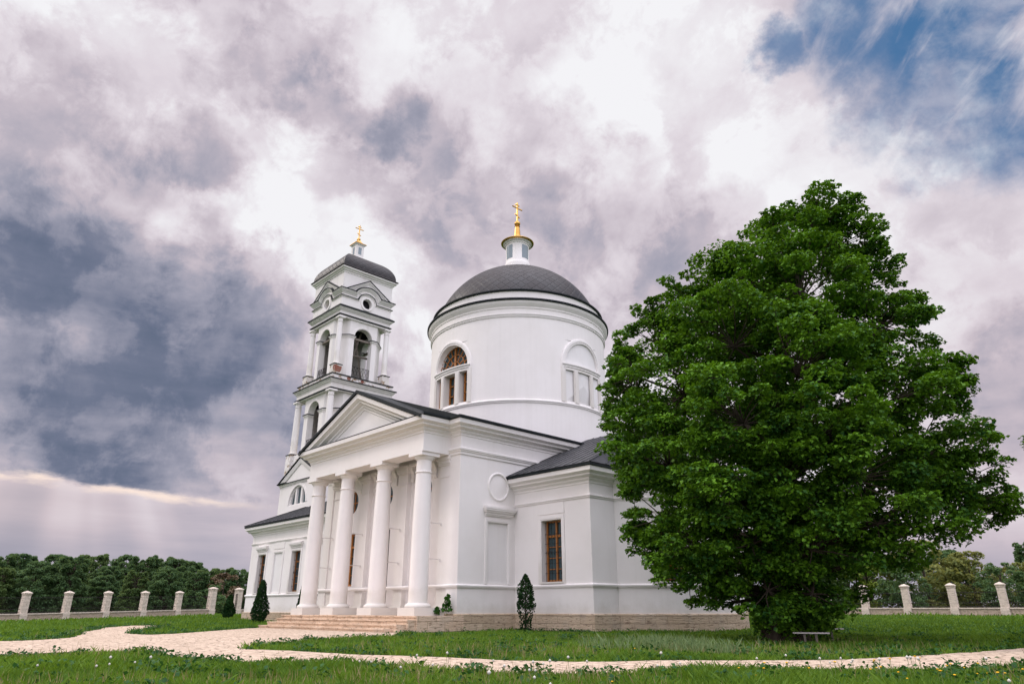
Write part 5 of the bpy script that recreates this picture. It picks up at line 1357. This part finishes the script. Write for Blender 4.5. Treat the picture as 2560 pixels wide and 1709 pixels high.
for n, d0, d1, hm, wm in ((170000, 7.0, 15, .10, .014), (130000, 15, 32, .075, .024), (70000, 32, 62, .09, .05), (26000, 62, 90, .12, .09)):
    x, y, d = scatter(n, d0, d1, 1.2)
    h = hm * (.45 + 1.0 * vnoise(x, y, .9) ** 1.5 + .5 * rng.random(len(x))) * rng.uniform(.6, 1.3, len(x))
    h *= np.where(d < 8.8, 1.30, 1.0) * (1 + .35 * (vnoise(x, y, 4.3, 7) > .74)) * np.where((d > 9) & (d < 15), .8, 1.0)
    G.append(blades(x, y, h, wm * rng.uniform(.7, 1.5, len(x))))
go = tri_mesh('grass', np.concatenate(G), 'grass_blade'); tag(go, kind='stuff')
# broad-leaved weeds, thickest along the edges of the paving
pe = np.array(path_outline)
def near_path(n, spread):
    i = rng.integers(0, len(pe), n); x = pe[i, 0] + rng.normal(0, spread, n); y = pe[i, 1] + rng.normal(0, spread, n)
    d = np.hypot(x, y); az = np.degrees(np.arctan2(x, y)); pp = [(q_[0], q_[1]) for q_ in path_outline]
    k_ = (d > 8) & (d < 55) & (az > -95) & (az < 0) & ~inside(FP, x, y) & ~inside(pp, x, y); return x[k_], y[k_], d[k_]
x, y, d = near_path(1000, .30)
P = []
for xi, yi, di in zip(x, y, d):
    k_ = 22; hh = random.uniform(.03, .17); q_ = rng.normal(0, .09, (k_, 3)); q_[:, 2] = rng.random(k_) * hh; P.append(q_ + np.array([xi, yi, gz(xi, yi)]))
x, y, d = scatter(700, 8.5, 40, 1.2)
for xi, yi in zip(x, y):
    k_ = 18; q_ = rng.normal(0, .10, (k_, 3)); q_[:, 2] = rng.random(k_) * random.uniform(.06, .2); P.append(q_ + np.array([xi, yi, gz(xi, yi)]))
for k in range(70):                                                 # along the foot of the church wall
    xi = random.uniform(-24.3, -17.5); yi = (YA0 if xi > XS1 + .2 else 19.4) - random.uniform(.15, .5) if xi < XE else random.uniform(24, 27)
    q_ = rng.normal(0, .08, (12, 3)); q_[:, 2] = rng.random(12) * random.uniform(.04, .16); P.append(q_ + np.array([xi, yi, gz(xi, yi)]))
P = np.concatenate(P); tag(tri_mesh('weeds', leaf_quads(P, .065, .2, .5), 'weed_leaf'), kind='stuff')
# dry stalks and pale feathery grass
S = []
x, y, d = near_path(420, .35); S.append(blades(x, y, rng.uniform(.12, .34, len(x)), np.full(len(x), .006), .16))
x, y, d = scatter(15000, 7.0, 24, 1.2); kk = (vnoise(x, y, .55, 3) > .55) | (rng.random(len(x)) < .12); x, y = x[kk], y[kk]; S.append(blades(x, y, rng.uniform(.08, .24, len(x)), np.full(len(x), .006), .16))
tag(tri_mesh('dry_stalks', np.concatenate(S), 'straw'), kind='stuff')
n = 2600; x = rng.uniform(-12.6, -7.0, n); y = rng.uniform(12.9, 16.6, n); kk = (vnoise(x, y, 1.6, 5) > .42); x, y = x[kk], y[kk]
pp = [(q_[0], q_[1]) for q_ in path_outline]; kk = ~inside(pp, x, y) & (np.hypot(x + 10.2, (y - 14.8) * 1.3) < 2.6); x, y = x[kk], y[kk]
tag(tri_mesh('seed_grass', blades(x, y, rng.uniform(.18, .36, len(x)), np.full(len(x), .022), .3), 'seed_grass'), kind='stuff')

# ---- dandelions: seed heads and flowers
def dandelion(kind):
    m = MB(); h = 1.0
    m.tube((0, 0, -.03), (.015, .005, .94), .012, .010, 5)
    if kind == 'seed_head':
        m.lathe([(.001, .86)] + [(.064 * math.cos(a), .945 + .064 * math.sin(a)) for a in np.linspace(-1.3, 1.3, 9)] + [(.001, 1.035)], (.015, .005), 12, m=1)
    else:
        m.lathe([(.001, .90), (.035, .93), (.075, .965), (.065, .985), (.001, 1.0)], (.015, .005), 12, m=1)
    return m.build('dandelion_clock' if kind == 'seed_head' else 'dandelion_flower', ['stem', 'seed_fluff' if kind == 'seed_head' else 'petal'], smooth=60)
d1 = dandelion('seed_head'); d2 = dandelion('flower'); firsts = {d1.name, d2.name}
def drop(proto, x, y, s, label, cat, group):
    o = proto if proto.name in firsts else proto.copy()
    if proto.name in firsts: firsts.discard(proto.name)
    else: COL.objects.link(o)
    o.location = (x, y, gz(x, y) - .01); o.scale = (s, s, s); o.rotation_euler = (random.uniform(-.12, .12), random.uniform(-.12, .12), random.uniform(0, 6.28)); tag(o, label, cat, group)
x, y, d = scatter(420, 7.4, 11.8, 1.0, -90, -3); kk = (vnoise(x, y, .8, 9) > .42); x, y, d = x[kk][:70], y[kk][:70], d[kk][:70]
for xi, yi in zip(x, y): drop(d1, xi, yi, random.uniform(.20, .31), 'white dandelion clock on a thin stem in the grass', 'dandelion', 'dandelion clocks in the grass')
x, y, d = scatter(260, 8.0, 14, 1.4, -40, -3); kk = (vnoise(x, y, 1.1, 2) > .55); x, y = x[kk][:40], y[kk][:40]
for xi, yi in zip(x, y): drop(d2, xi, yi, random.uniform(.15, .26), 'yellow dandelion flower in the grass', 'dandelion', 'yellow dandelions in the grass')
